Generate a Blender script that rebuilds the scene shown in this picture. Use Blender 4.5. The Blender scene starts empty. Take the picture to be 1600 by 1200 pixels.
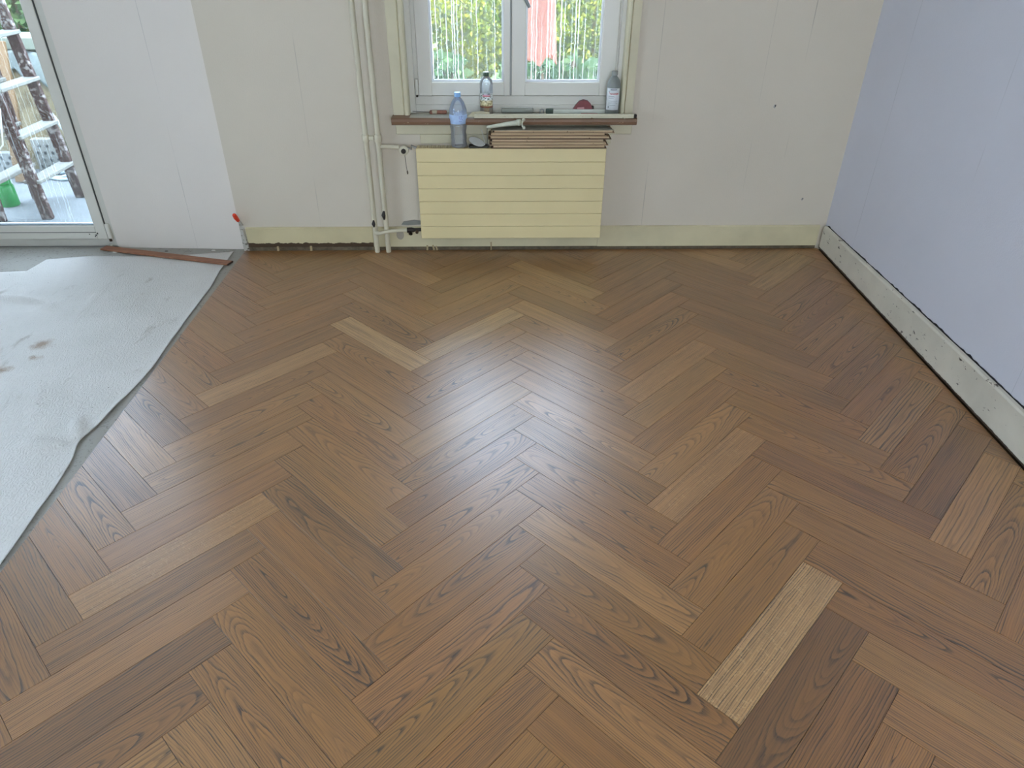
import bpy, math, random
import numpy as np
from mathutils import Vector, Matrix

random.seed(7)
rng = np.random.default_rng(7)
scene = bpy.context.scene
COL = scene.collection

# ------------------------------------------------------------------ camera
cam_d = bpy.data.cameras.new('camera')
cam = bpy.data.objects.new('camera', cam_d)
COL.objects.link(cam)
scene.camera = cam
cam_d.sensor_fit = 'HORIZONTAL'
cam_d.sensor_width = 36.0
cam_d.lens = 1098.66 / 1600 * 36.0
cam_d.clip_start = 0.05
yaw, pitch, roll = 0.028132, 0.575870, 0.006360
fwd = Vector((math.sin(yaw) * math.cos(pitch), math.cos(yaw) * math.cos(pitch), -math.sin(pitch)))
rgt = Vector((math.cos(yaw), -math.sin(yaw), 0))
upv = rgt.cross(fwd)
r2 = rgt * math.cos(roll) + upv * math.sin(roll)
u2 = -rgt * math.sin(roll) + upv * math.cos(roll)
M = Matrix((r2, u2, -fwd)).transposed().to_4x4()
M.translation = Vector((0, 0, 1.5944))
cam.matrix_world = M

# ------------------------------------------------------------------ light
world = bpy.data.worlds.new('sky')
scene.world = world
world.use_nodes = True
bg = world.node_tree.nodes['Background']
bg.inputs['Color'].default_value = (0.63, 0.77, 1.0, 1)
bg.inputs['Strength'].default_value = 20.5

sun_d = bpy.data.lights.new('sun', 'SUN')
sun_d.energy = 8.0
sun_d.angle = math.radians(3)
sun_d.color = (1.0, 0.95, 0.84)
sun = bpy.data.objects.new('sun', sun_d)
COL.objects.link(sun)
sun.rotation_euler = Vector((-1, 1, -1.7)).to_track_quat('-Z', 'Y').to_euler()

REAR_Y = -2.0
LEFT_X = -4.55
def window_daylight(loc, rot, w, h, power, color):  # area lamp filling the room, set behind an added unseen window
    d = bpy.data.lights.new('daylight', 'AREA')
    d.shape = 'RECTANGLE'; d.size = w; d.size_y = h
    d.energy = power; d.color = color
    o = bpy.data.objects.new('daylight', d)
    COL.objects.link(o)
    o.location = loc; o.rotation_euler = rot
    return o
ADDED_REAR_WINDOWS = [(0.55, 1.55, 1.7, 1.5)]             # unseen, added to light the room from behind: x, z, width, height
ADDED_LEFT_WINDOW = (1.15, 1.5, 1.8, 1.5)                  # unseen, added for light in the next room's far wall: y, z, width, height
for (x, z, w, h) in ADDED_REAR_WINDOWS:                   # shines into the room (+Y)
    window_daylight((x, REAR_Y - 0.27, z), (math.radians(90), 0, 0), w, h, 54, (1.0, 0.87, 0.68))
y, z, w, h = ADDED_LEFT_WINDOW                            # shines into the room (+X)
window_daylight((LEFT_X - 0.32, y, z), (math.radians(90), 0, math.radians(-90)), w, h, 34, (0.76, 0.84, 1.0))

vs = scene.view_settings
vs.view_transform = 'Standard'
vs.look = 'None'
vs.gamma = 1.0
vs.use_curve_mapping = False
vs.exposure = -0.48

# ------------------------------------------------------------------ helpers
def srgb(r, g, b):
    def c(v):
        v /= 255.0
        return v / 12.92 if v <= 0.04045 else ((v + 0.055) / 1.055) ** 2.4
    return (c(r), c(g), c(b), 1.0)

class MB:
    def __init__(self):
        self.v = []; self.f = []
    def add(self, vs_, fs):
        o = len(self.v)
        self.v += [tuple(p) for p in vs_]
        self.f += [tuple(i + o for i in f) for f in fs]
        return self
    def box(self, x0, x1, y0, y1, z0, z1, T=None):
        p = [(x0, y0, z0), (x1, y0, z0), (x1, y1, z0), (x0, y1, z0),
             (x0, y0, z1), (x1, y0, z1), (x1, y1, z1), (x0, y1, z1)]
        if T is not None: p = [tuple(T @ Vector(q)) for q in p]
        return self.add(p, [(3, 2, 1, 0), (4, 5, 6, 7), (0, 1, 5, 4), (1, 2, 6, 5), (2, 3, 7, 6), (3, 0, 4, 7)])
    def bbox(self, x0, x1, y0, y1, z0, z1, b=0.003, T=None):
        """box with chamfered edges"""
        c = Vector(((x0 + x1) / 2, (y0 + y1) / 2, (z0 + z1) / 2))
        h = Vector(((x1 - x0) / 2, (y1 - y0) / 2, (z1 - z0) / 2))
        b = min(b, h.x * .9, h.y * .9, h.z * .9)
        vs_ = []; idx = {}
        for sx in (-1, 1):
            for sy in (-1, 1):
                for sz in (-1, 1):
                    for ax in range(3):
                        q = [sx * h.x, sy * h.y, sz * h.z]
                        for k in range(3):
                            if k != ax: q[k] -= (sx, sy, sz)[k] * b
                        idx[(sx, sy, sz, ax)] = len(vs_)
                        vs_.append(tuple(c + Vector(q)))
        fs = []
        for ax in range(3):
            a2, a3 = (ax + 1) % 3, (ax + 2) % 3
            for s in (-1, 1):
                def key(p, q):
                    k = [0, 0, 0]; k[ax] = s; k[a2] = p; k[a3] = q
                    return idx[(k[0], k[1], k[2], ax)]
                f = [key(-1, -1), key(1, -1), key(1, 1), key(-1, 1)]
                fs.append(f if s > 0 else f[::-1])
        for ax in range(3):                       # edge chamfers, edge runs along ax
            a2, a3 = (ax + 1) % 3, (ax + 2) % 3
            for p in (-1, 1):
                for q in (-1, 1):
                    def kk(e, face):
                        k = [0, 0, 0]; k[ax] = e; k[a2] = p; k[a3] = q
                        return idx[(k[0], k[1], k[2], face)]
                    f = [kk(-1, a2), kk(1, a2), kk(1, a3), kk(-1, a3)]
                    fs.append(f if p * q > 0 else f[::-1])
        for sx in (-1, 1):
            for sy in (-1, 1):
                for sz in (-1, 1):
                    f = [idx[(sx, sy, sz, 0)], idx[(sx, sy, sz, 1)], idx[(sx, sy, sz, 2)]]
                    fs.append(f if sx * sy * sz > 0 else f[::-1])
        if T is not None: vs_ = [tuple(T @ Vector(q)) for q in vs_]
        return self.add(vs_, fs)
    def prism(self, poly, axis, a, b):
        """polygon given in the two other axes (in order), extruded along axis from a to b"""
        n = len(poly)
        def pt(p, t):
            if axis == 'x': return (t, p[0], p[1])
            if axis == 'y': return (p[0], t, p[1])
            return (p[0], p[1], t)
        vs_ = [pt(p, a) for p in poly] + [pt(p, b) for p in poly]
        fs = [tuple(range(n))[::-1], tuple(range(n, 2 * n))]
        fs += [(i, (i + 1) % n, n + (i + 1) % n, n + i) for i in range(n)]
        return self.add(vs_, fs)
    def tube(self, pts, r, n=12, cap=True):
        pts = [Vector(p) for p in pts]
        rad = r if isinstance(r, (list, tuple)) else [r] * len(pts)
        t0 = (pts[1] - pts[0]).normalized()
        a = t0.orthogonal().normalized()
        rings = []
        for i, p in enumerate(pts):
            if i == 0: t = pts[1] - pts[0]
            elif i == len(pts) - 1: t = pts[-1] - pts[-2]
            else: t = (pts[i + 1] - p).normalized() + (p - pts[i - 1]).normalized()
            t.normalize()
            a = (a - t * a.dot(t)).normalized()
            b = t.cross(a)
            rings.append([p + (a * math.cos(2 * math.pi * k / n) + b * math.sin(2 * math.pi * k / n)) * rad[i] for k in range(n)])
        vs_ = [q for rg in rings for q in rg]
        fs = []
        for i in range(len(pts) - 1):
            for k in range(n):
                k2 = (k + 1) % n
                fs.append((i * n + k, i * n + k2, (i + 1) * n + k2, (i + 1) * n + k))
        if cap:
            fs.append(tuple(range(n))[::-1])
            fs.append(tuple(range((len(pts) - 1) * n, len(pts) * n)))
        return self.add(vs_, fs)
    def lathe(self, prof, c=(0, 0, 0), n=28):
        vs_ = []; fs = []
        m = len(prof)
        for (r, z) in prof:
            for k in range(n):
                a = 2 * math.pi * k / n
                vs_.append((c[0] + r * math.cos(a), c[1] + r * math.sin(a), c[2] + z))
        for i in range(m - 1):
            for k in range(n):
                k2 = (k + 1) % n
                fs.append((i * n + k, i * n + k2, (i + 1) * n + k2, (i + 1) * n + k))
        if prof[0][0] > 1e-5: fs.append(tuple(range(n))[::-1])
        if prof[-1][0] > 1e-5: fs.append(tuple(range((m - 1) * n, m * n)))
        return self.add(vs_, fs)
    def build(self, name, mat_, parent=None, smooth=False, loc=None):
        me = bpy.data.meshes.new(name)
        v = self.v
        if loc is not None:
            v = [(p[0] - loc[0], p[1] - loc[1], p[2] - loc[2]) for p in v]
        me.from_pydata(v, [], self.f)
        me.update()
        if mat_ is not None: me.materials.append(mat_)
        if smooth:
            me.shade_smooth()
            if smooth != 'all':
                me.set_sharp_from_angle(angle=math.radians(40))
        o = bpy.data.objects.new(name, me)
        COL.objects.link(o)
        if loc is not None: o.location = loc
        if parent is not None:
            o.parent = parent
            if loc is None: o.matrix_parent_inverse = parent.matrix_basis.inverted()
            else:
                o.matrix_parent_inverse = parent.matrix_basis.inverted()
        return o

def tag(o, label, cat, group=None, kind=None):
    o['label'] = label; o['category'] = cat
    if group: o['group'] = group
    if kind: o['kind'] = kind
    return o
def struct(o, label=None):
    o['kind'] = 'structure'
    if label: o['label'] = label
    return o
def thing(name, label, cat, loc, group=None):
    o = bpy.data.objects.new(name, None)
    o.empty_display_size = 0.05
    COL.objects.link(o); o.location = loc
    return tag(o, label, cat, group)

# ------------------------------------------------------------------ materials
class NT:
    def __init__(self, name):
        self.m = bpy.data.materials.new(name); self.m.use_nodes = True
        self.t = self.m.node_tree; self.n = self.t.nodes
        self.b = self.n['Principled BSDF']; self.out = self.n['Material Output']
    def node(self, ty, **kw):
        x = self.n.new(ty)
        for k, v in kw.items(): setattr(x, k, v)
        return x
    def link(self, a, b): self.t.links.new(a, b)
    def val(self, sock, v):
        if hasattr(v, 'is_output') or isinstance(v, bpy.types.NodeSocket): self.link(v, sock)
        else: sock.default_value = v
    def math(self, op, a, b=None, c=None, clamp=False):
        x = self.node('ShaderNodeMath', operation=op, use_clamp=clamp)
        self.val(x.inputs[0], a)
        if b is not None: self.val(x.inputs[1], b)
        if c is not None: self.val(x.inputs[2], c)
        return x.outputs[0]
    def mix(self, fac, a, b, blend='MIX'):
        x = self.node('ShaderNodeMix', data_type='RGBA', blend_type=blend)
        self.val(x.inputs[0], fac); self.val(x.inputs[6], a); self.val(x.inputs[7], b)
        return x.outputs[2]
    def ramp(self, fac, stops, interp='LINEAR'):
        x = self.node('ShaderNodeValToRGB'); x.color_ramp.interpolation = interp
        e = x.color_ramp.elements
        while len(e) < len(stops): e.new(0.5)
        for el, (p, c) in zip(e, stops):
            el.position = p
            el.color = c if isinstance(c, (tuple, list)) else (c, c, c, 1)
        self.val(x.inputs[0], fac)
        return x.outputs[0]
    def noise(self, vec, scale, detail=3, rough=0.55, dist=0.0):
        x = self.node('ShaderNodeTexNoise')
        if vec is not None: self.link(vec, x.inputs['Vector'])
        x.inputs['Scale'].default_value = scale; x.inputs['Detail'].default_value = detail
        x.inputs['Roughness'].default_value = rough; x.inputs['Distortion'].default_value = dist
        return x.outputs['Fac']
    def obj(self):
        return self.node('ShaderNodeTexCoord').outputs['Object']
    def mapping(self, vec, scale=(1, 1, 1), loc=(0, 0, 0)):
        x = self.node('ShaderNodeMapping'); self.link(vec, x.inputs[0])
        x.inputs['Scale'].default_value = scale; x.inputs['Location'].default_value = loc
        return x.outputs[0]
    def attr(self, name):
        return self.node('ShaderNodeAttribute', attribute_type='OBJECT', attribute_name=name).outputs['Fac']
    def bump(self, h, strength=0.3, dist=0.01):
        x = self.node('ShaderNodeBump'); x.inputs['Strength'].default_value = strength
        x.inputs['Distance'].default_value = dist
        self.link(h, x.inputs['Height']); self.link(x.outputs[0], self.b.inputs['Normal'])
    def set(self, **kw):
        for k, v in kw.items():
            self.val(self.b.inputs[k.replace('_', ' ')], v)
        return self

def simple(name, col, rough=0.5, metal=0.0, var=0.0, scale=8, bump=0.0, bscale=60, spec=0.5):
    t = NT(name)
    t.set(Roughness=rough, Metallic=metal)
    t.b.inputs['Specular IOR Level'].default_value = spec
    if var > 0:
        n = t.noise(t.obj(), scale, 4)
        d = tuple(c * (1 - var) for c in col[:3]) + (1,)
        l = tuple(min(1, c * (1 + var)) for c in col[:3]) + (1,)
        t.link(t.ramp(n, [(0.3, d), (0.7, l)]), t.b.inputs['Base Color'])
    else:
        t.b.inputs['Base Color'].default_value = col
    if bump > 0:
        t.bump(t.noise(t.obj(), bscale, 3), bump, 0.004)
    return t.m

def wall_mat(name, col, seam_axis, seams=()):
    t = NT(name)
    o = t.obj()
    n = t.noise(o, 1.4, 3)
    d = tuple(c * 0.95 for c in col[:3]) + (1,)
    c = t.ramp(n, [(0.3, d), (0.7, col)])
    sep = t.node('ShaderNodeSeparateXYZ'); t.link(o, sep.inputs[0])
    # hairline seams between the wallpaper lengths, broken up along their run
    for s in seams:
        dx = t.math('ABSOLUTE', t.math('SUBTRACT', sep.outputs[seam_axis], s))
        wob = t.math('MULTIPLY', t.math('SUBTRACT', t.noise(o, 3, 2), 0.5), 0.006)
        ln = t.math('LESS_THAN', t.math('ADD', dx, wob), 0.0016)
        brk = t.math('MULTIPLY', ln, t.ramp(t.noise(o, 2.3, 2), [(0.42, 0), (0.6, 0.5)]))
        c = t.mix(brk, c, tuple(x * 0.45 for x in col[:3]) + (1,))
    t.link(c, t.b.inputs['Base Color'])
    t.set(Roughness=0.75)
    t.bump(t.math('ADD', t.noise(o, 160, 3), t.math('MULTIPLY', t.noise(o, 7, 2), 2.0)), 0.22, 0.003)
    return t.m

def chipped(name, col, under, amount=0.36, rough=0.45, scale=30, low=None):
    """old paint with chips; low = (z, amount) for extra wear below a height"""
    t = NT(name)
    o = t.obj()
    n = t.noise(t.mapping(o, (1, 1, 2.5)), scale, 5, 0.65)
    msk = t.ramp(n, [(amount - 0.03, 1), (amount, 0)])
    if low:
        sep = t.node('ShaderNodeSeparateXYZ'); t.link(o, sep.inputs[0])
        edge = t.math('ADD', sep.outputs[2], t.math('MULTIPLY', t.math('SUBTRACT', t.noise(o, 25, 5, .7), 0.5), low[1]))
        msk = t.math('MAXIMUM', msk, t.math('LESS_THAN', edge, low[0]))
    g = t.noise(o, 4, 4)
    d = tuple(c * 0.86 for c in col[:3]) + (1,)
    base = t.ramp(g, [(0.35, d), (0.65, col)])
    t.link(t.mix(msk, base, under), t.b.inputs['Base Color'])
    t.set(Roughness=rough)
    t.bump(t.math('SUBTRACT', t.math('MULTIPLY', t.noise(o, 18, 4), 0.4), msk), 0.25, 0.003)
    return t.m

def glass_pane(name, streaks=0.0):
    """thin window glass: clear with a fresnel reflection, and dried run marks on it"""
    t = NT(name); t.n.remove(t.b)
    tr = t.node('ShaderNodeBsdfTransparent'); tr.inputs[0].default_value = (0.97, 0.99, 0.98, 1)
    gl = t.node('ShaderNodeBsdfGlossy'); gl.inputs['Roughness'].default_value = 0.02
    fr = t.node('ShaderNodeFresnel'); fr.inputs[0].default_value = 1.45
    mx = t.node('ShaderNodeMixShader')
    t.link(t.math('MULTIPLY', fr.outputs[0], 0.8), mx.inputs[0]); t.link(tr.outputs[0], mx.inputs[1]); t.link(gl.outputs[0], mx.inputs[2])
    last = mx.outputs[0]
    if streaks > 0:
        o = t.obj()
        sep = t.node('ShaderNodeSeparateXYZ'); t.link(o, sep.inputs[0])
        wob = t.math('MULTIPLY', t.math('SUBTRACT', t.noise(t.mapping(o, (3, 3, 6)), 2, 3), 0.5), 0.012)
        x = t.math('ADD', sep.outputs[0], wob)
        vor = t.node('ShaderNodeTexNoise', noise_dimensions='1D')
        t.link(x, vor.inputs['W']); vor.inputs['Scale'].default_value = 120; vor.inputs['Detail'].default_value = 1.0
        run = t.ramp(vor.outputs['Fac'], [(0.62, 0), (0.68, 1)])
        lng = t.ramp(t.noise(t.mapping(o, (18, 1, 1.6)), 1.0, 2), [(0.40, 0.15), (0.6, 1)])
        drop = t.ramp(t.noise(o, 130, 2), [(0.64, 0), (0.70, 0.7)])
        film = t.math('MAXIMUM', t.math('MULTIPLY', run, lng), drop)
        film = t.math('MULTIPLY', t.math('MAXIMUM', film, 0.04), streaks)
        df = t.node('ShaderNodeBsdfTranslucent'); df.inputs[0].default_value = (0.92, 0.95, 0.86, 1)
        m2 = t.node('ShaderNodeMixShader')
        t.link(film, m2.inputs[0]); t.link(last, m2.inputs[1]); t.link(df.outputs[0], m2.inputs[2])
        last = m2.outputs[0]
    t.link(last, t.out.inputs['Surface'])
    return t.m

def clear_plastic(name, tint, body=0.12, rough=0.05):
    """thin clear bottle wall: mostly see-through, a little milky body, glossy highlights"""
    t = NT(name); t.n.remove(t.b)
    tr = t.node('ShaderNodeBsdfTransparent'); tr.inputs[0].default_value = tint
    df = t.node('ShaderNodeBsdfTranslucent'); df.inputs[0].default_value = tint
    d2 = t.node('ShaderNodeBsdfDiffuse'); d2.inputs[0].default_value = tint
    mm = t.node('ShaderNodeMixShader'); mm.inputs[0].default_value = 0.5
    t.link(df.outputs[0], mm.inputs[1]); t.link(d2.outputs[0], mm.inputs[2])
    m1 = t.node('ShaderNodeMixShader')
    lw = t.node('ShaderNodeLayerWeight'); lw.inputs[0].default_value = 0.35
    t.link(t.math('ADD', t.math('MULTIPLY', lw.outputs['Facing'], 0.5), body, clamp=True), m1.inputs[0])
    t.link(tr.outputs[0], m1.inputs[1]); t.link(mm.outputs[0], m1.inputs[2])
    gl = t.node('ShaderNodeBsdfGlossy'); gl.inputs['Roughness'].default_value = rough
    fr = t.node('ShaderNodeFresnel'); fr.inputs[0].default_value = 1.5
    m2 = t.node('ShaderNodeMixShader')
    t.link(fr.outputs[0], m2.inputs[0]); t.link(m1.outputs[0], m2.inputs[1]); t.link(gl.outputs[0], m2.inputs[2])
    t.link(m2.outputs[0], t.out.inputs['Surface'])
    return t.m

def oak_mat():
    t = NT('oiled_oak')
    o = t.obj()
    seed = t.attr('seed'); tone = t.attr('tone'); red = t.attr('red')
    y0 = t.attr('pith_side'); d0 = t.attr('pith_depth'); tap = t.attr('taper'); flk = t.attr('fleck'); con = t.attr('contrast')
    off = t.node('ShaderNodeCombineXYZ')
    t.link(t.math('MULTIPLY', seed, 37.0), off.inputs[0]); t.link(t.math('MULTIPLY', seed, 17.0), off.inputs[1]); t.link(t.math('MULTIPLY', seed, 71.0), off.inputs[2])
    va = t.node('ShaderNodeVectorMath', operation='ADD'); t.link(o, va.inputs[0]); t.link(off.outputs[0], va.inputs[1])
    p = va.outputs[0]
    sep = t.node('ShaderNodeSeparateXYZ'); t.link(o, sep.inputs[0])
    x, y = sep.outputs[0], sep.outputs[1]
    nA = t.math('SUBTRACT', t.noise(t.mapping(p, (3.5, 7, 1)), 1.0, 2, .5), 0.5)
    nB = t.math('SUBTRACT', t.noise(t.mapping(p, (5, 22, 1)), 1.0, 2, .5), 0.5)
    nC = t.math('SUBTRACT', t.noise(t.mapping(p, (40, 90, 1)), 1.0, 3, .6), 0.5)
    d = t.math('ADD', t.math('ADD', d0, t.math('MULTIPLY', tap, x)), t.math('MULTIPLY', nA, 0.035))
    yy = t.math('ADD', t.math('SUBTRACT', y, y0), t.math('MULTIPLY', nB, 0.016))
    r = t.math('SQRT', t.math('ADD', t.math('MULTIPLY', d, d), t.math('MULTIPLY', yy, yy)))
    r = t.math('ADD', r, t.math('MULTIPLY', nC, 0.0018))
    ph = t.math('DIVIDE', r, t.attr('ring'))
    fr = t.math('FRACT', ph); ring = t.math('FLOOR', ph)
    wn = t.node('ShaderNodeTexWhiteNoise', noise_dimensions='2D')
    cv = t.node('ShaderNodeCombineXYZ'); t.link(ring, cv.inputs[0]); t.link(t.math('MULTIPLY', seed, 91.0), cv.inputs[1])
    t.link(cv.outputs[0], wn.inputs['Vector'])
    rv = wn.outputs['Value']
    early = t.ramp(fr, [(0.0, 0.15), (0.10, 1.0), (0.24, 0.75), (0.5, 0.18), (1.0, 0.0)], 'EASE')
    early = t.math('MULTIPLY', early, t.math('ADD', t.math('MULTIPLY', rv, 0.75), 0.3))
    # fine pores, long along the board
    pore = t.ramp(t.noise(t.mapping(p, (14, 900, 1)), 1.0, 2, .6), [(0.46, 0), (0.66, 1)])
    pore2 = t.ramp(t.noise(t.mapping(p, (5, 260, 1)), 1.0, 2, .6), [(0.42, 0), (0.7, 1)])
    broad = t.noise(t.mapping(p, (2.2, 16, 1)), 1.0, 3, .55)
    dark = t.math('MULTIPLY', early, t.math('ADD', t.math('MULTIPLY', pore, 0.55), 0.5))
    dark = t.math('ADD', dark, t.math('MULTIPLY', pore2, 0.30))
    dark = t.math('MULTIPLY', t.math('ADD', dark, t.math('MULTIPLY', t.math('SUBTRACT', broad, 0.5), 0.35)), con, clamp=True)
    light = srgb(161, 111, 55); deep = srgb(44, 24, 8)
    col = t.mix(dark, light, deep)
    # medullary rays on quarter-sawn boards: short pale flecks across the grain
    ray = t.ramp(t.noise(t.mapping(p, (110, 60, 1)), 1.0, 3, .6, 1.6), [(0.56, 0), (0.66, 1)])
    col = t.mix(t.math('MULTIPLY', t.math('MULTIPLY', ray, flk), 0.38), col, srgb(190, 152, 104))
    # each board's own tone
    hs = t.node('ShaderNodeHueSaturation')
    t.link(t.math('ADD', 1.0, tone), hs.inputs['Value'])
    t.link(t.math('ADD', t.math('ADD', 0.5, t.math('MULTIPLY', red, -0.02)), t.math('MULTIPLY', t.math('MAXIMUM', tone, 0.0), 0.022)), hs.inputs['Hue'])
    t.link(t.math('SUBTRACT', 1.0, t.math('MULTIPLY', t.math('MAXIMUM', tone, 0.0), 0.28)), hs.inputs['Saturation'])
    t.link(col, hs.inputs['Color'])
    t.link(hs.outputs[0], t.b.inputs['Base Color'])
    t.link(t.math('ADD', 0.29, t.math('MULTIPLY', dark, 0.14)), t.b.inputs['Roughness'])
    t.b.inputs['Specular IOR Level'].default_value = 1.0
    t.set(Coat_Weight=0.7, Coat_Roughness=0.40)
    t.bump(t.math('MULTIPLY', t.math('ADD', dark, pore), -1.0), 0.12, 0.0006)
    return t.m

def speckled(name, col, fleck, amount=0.6, scale=60, rough=0.7):
    t = NT(name); o = t.obj()
    n = t.noise(o, scale, 4, .7)
    n2 = t.noise(o, scale * .2, 3)
    m = t.ramp(t.math('ADD', t.math('MULTIPLY', n, .7), t.math('MULTIPLY', n2, .3)), [(amount - .04, 0), (amount, 1)])
    t.link(t.mix(m, col, fleck), t.b.inputs['Base Color']); t.set(Roughness=rough)
    return t.m

def fleece_mat():
    t = NT('fleece'); o = t.obj()
    a = t.noise(o, 1.3, 4)
    c = t.ramp(a, [(0.3, srgb(200, 197, 190)), (0.7, srgb(222, 219, 214))])
    # grey scuffs and two rusty stains
    sc = t.ramp(t.noise(t.mapping(o, (9, 3.5, 1)), 1.0, 6, .7, .6), [(0.60, 0), (0.72, .55)])
    c = t.mix(sc, c, srgb(150, 142, 128))
    sep = t.node('ShaderNodeSeparateXYZ'); t.link(o, sep.inputs[0])
    for (sx, sy, rad) in ((-2.05, 2.82, .055), (-2.11, 2.60, .045), (-2.02, 2.70, .03)):
        dx = t.math('SUBTRACT', sep.outputs[0], sx); dy = t.math('SUBTRACT', sep.outputs[1], sy)
        q = t.math('SQRT', t.math('ADD', t.math('MULTIPLY', dx, dx), t.math('MULTIPLY', dy, dy)))
        q = t.math('ADD', q, t.math('MULTIPLY', t.math('SUBTRACT', t.noise(o, 22, 4, .7), .5), .10))
        c = t.mix(t.ramp(t.math('DIVIDE', q, rad), [(0.2, .75), (1.0, 0)]), c, srgb(140, 108, 70))
    dots = t.ramp(t.noise(o, 55, 2), [(0.73, 0), (0.76, .8)])
    c = t.mix(dots, c, srgb(105, 98, 88))
    t.link(c, t.b.inputs['Base Color']); t.set(Roughness=0.62)
    w = t.node('ShaderNodeTexWave'); w.wave_type = 'BANDS'
    t.link(o, w.inputs[0]); w.inputs['Scale'].default_value = 22; w.inputs['Distortion'].default_value = 14
    w.inputs['Detail'].default_value = 2; w.inputs['Detail Scale'].default_value = 1.4
    t.bump(t.math('ADD', t.math('MULTIPLY', w.outputs['Fac'], .6), t.noise(o, 90, 3)), 0.42, 0.004)
    return t.m

def foliage_mat(name, c1, c2, c3):
    t = NT(name); t.n.remove(t.b)
    g = t.node('ShaderNodeNewGeometry')
    c = t.ramp(g.outputs['Random Per Island'], [(0.0, c1), (0.55, c2), (1.0, c3)])
    pos = t.noise(g.outputs['Position'], 1.6, 2)
    c = t.mix(t.ramp(pos, [(0.4, 0), (0.7, .6)]), c, c3)
    d = t.node('ShaderNodeBsdfDiffuse'); tl = t.node('ShaderNodeBsdfTranslucent')
    t.link(c, d.inputs[0]); t.link(c, tl.inputs[0])
    mx = t.node('ShaderNodeMixShader'); mx.inputs[0].default_value = 0.35
    t.link(d.outputs[0], mx.inputs[1]); t.link(tl.outputs[0], mx.inputs[2])
    t.link(mx.outputs[0], t.out.inputs['Surface'])
    return t.m

OAK = oak_mat()
SUB = simple('subfloor_dust', srgb(58, 46, 36), .9, var=.25, scale=20)
W_BACK = wall_mat('wallpaper_cream', srgb(210, 199, 180), 0, (-1.0, .86, 1.42, 1.62))
W_RIGHT = wall_mat('wallpaper_sky_tint', srgb(208, 207, 214), 1, (3.55, 2.75, 2.1))  # white paper, the lavender of the sky light put into its colour
W_LEFT = wall_mat('wallpaper_white', srgb(226, 217, 206), 0, (-1.75,))
PLASTER = wall_mat('plaster', srgb(212, 208, 202), 0, ())
CREAM = chipped('cream_gloss_paint', srgb(208, 199, 168), srgb(96, 82, 58), .27, .42, 26)
BASE_B = chipped('baseboard_paint', srgb(210, 199, 162), srgb(74, 60, 42), .285, .45, 24)
BASE_R = chipped('baseboard_paint_worn', srgb(214, 207, 190), srgb(70, 58, 46), .355, .38, 22, low=(.014, .012))
BASE_L = chipped('baseboard_paint_damaged', srgb(210, 197, 156), srgb(74, 56, 38), .30, .45, 24, low=(.045, .035))
PIPE = chipped('pipe_paint', srgb(208, 200, 174), srgb(70, 58, 46), .285, .35, 40)
RAD = simple('radiator_enamel', srgb(222, 205, 155), .38, var=.03, scale=3)
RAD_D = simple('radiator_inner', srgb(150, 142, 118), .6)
PVC = simple('white_pvc', srgb(218, 214, 202), .32, var=.03, scale=3)
PVC2 = simple('white_pvc_frame', srgb(208, 204, 192), .35, var=.04, scale=5)
SEAL = simple('grey_seal', srgb(92, 92, 88), .6)
PANE_W = glass_pane('window_glass', .62)
PANE_D = glass_pane('door_glass', .10)
SILLWOOD = chipped('sill_wood', srgb(124, 92, 66), srgb(196, 182, 152), .34, .5, 34)
SILLTOP = simple('sill_dusty_top', srgb(176, 172, 156), .7, var=.15, scale=18)
DARK = simple('dark_metal', srgb(40, 34, 30), .45, .3, var=.4, scale=60)
RUST = simple('patchy_iron', srgb(78, 62, 48), .6, .2, var=.4, scale=90)
STEEL = simple('dull_steel', srgb(168, 168, 164), .35, .85)
UNDERLAY = speckled('underlay_grey', srgb(158, 155, 146), srgb(132, 130, 122), .6, 90)
FLEECE = fleece_mat()

# ------------------------------------------------------------------ structure: floor
W, L = 0.12, 0.60434
OX, OY = 0.15076, 1.71552
S = math.sqrt(.5)
HD = Vector((S, -S)); VD = Vector((-S, -S))
def pat(h, v): return Vector((OX, OY)) + HD * h + VD * v
RW0 = (1.927, 3.93); RW1 = (1.858, 1.866)                     # floor edge along the right wall
def right_x(y): return RW0[0] + (RW1[0] - RW0[0]) * (y - RW0[1]) / (RW1[1] - RW0[1])
Y_NEAR = -0.15
region = [(-1.457, Y_NEAR), (right_x(Y_NEAR), Y_NEAR), (right_x(3.912), 3.912), (-1.457, 3.912)]

def clip(poly, a, b):
    out = []
    n = len(poly)
    def side(p): return (b[0] - a[0]) * (p[1] - a[1]) - (b[1] - a[1]) * (p[0] - a[0])
    for i in range(n):
        p, q = poly[i], poly[(i + 1) % n]
        sp, sq = side(p), side(q)
        if sp >= 0: out.append(p)
        if sp * sq < 0:
            k = sp / (sp - sq)
            out.append((p[0] + (q[0] - p[0]) * k, p[1] + (q[1] - p[1]) * k))
    return out
def area(poly):
    return .5 * sum(poly[i][0] * poly[(i + 1) % len(poly)][1] - poly[(i + 1) % len(poly)][0] * poly[i][1] for i in range(len(poly)))
def inset(poly, d):
    n = len(poly); out = []
    for i in range(n):
        p0, p1, p2 = Vector(poly[i - 1]), Vector(poly[i]), Vector(poly[(i + 1) % n])
        e1 = (p1 - p0).normalized(); e2 = (p2 - p1).normalized()
        n1 = Vector((-e1.y, e1.x)); n2 = Vector((-e2.y, e2.x))
        k = n1 + n2; k = k / max(0.25, k.dot(k) * .5)
        out.append(tuple(p1 + k * d))
    return out
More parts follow.
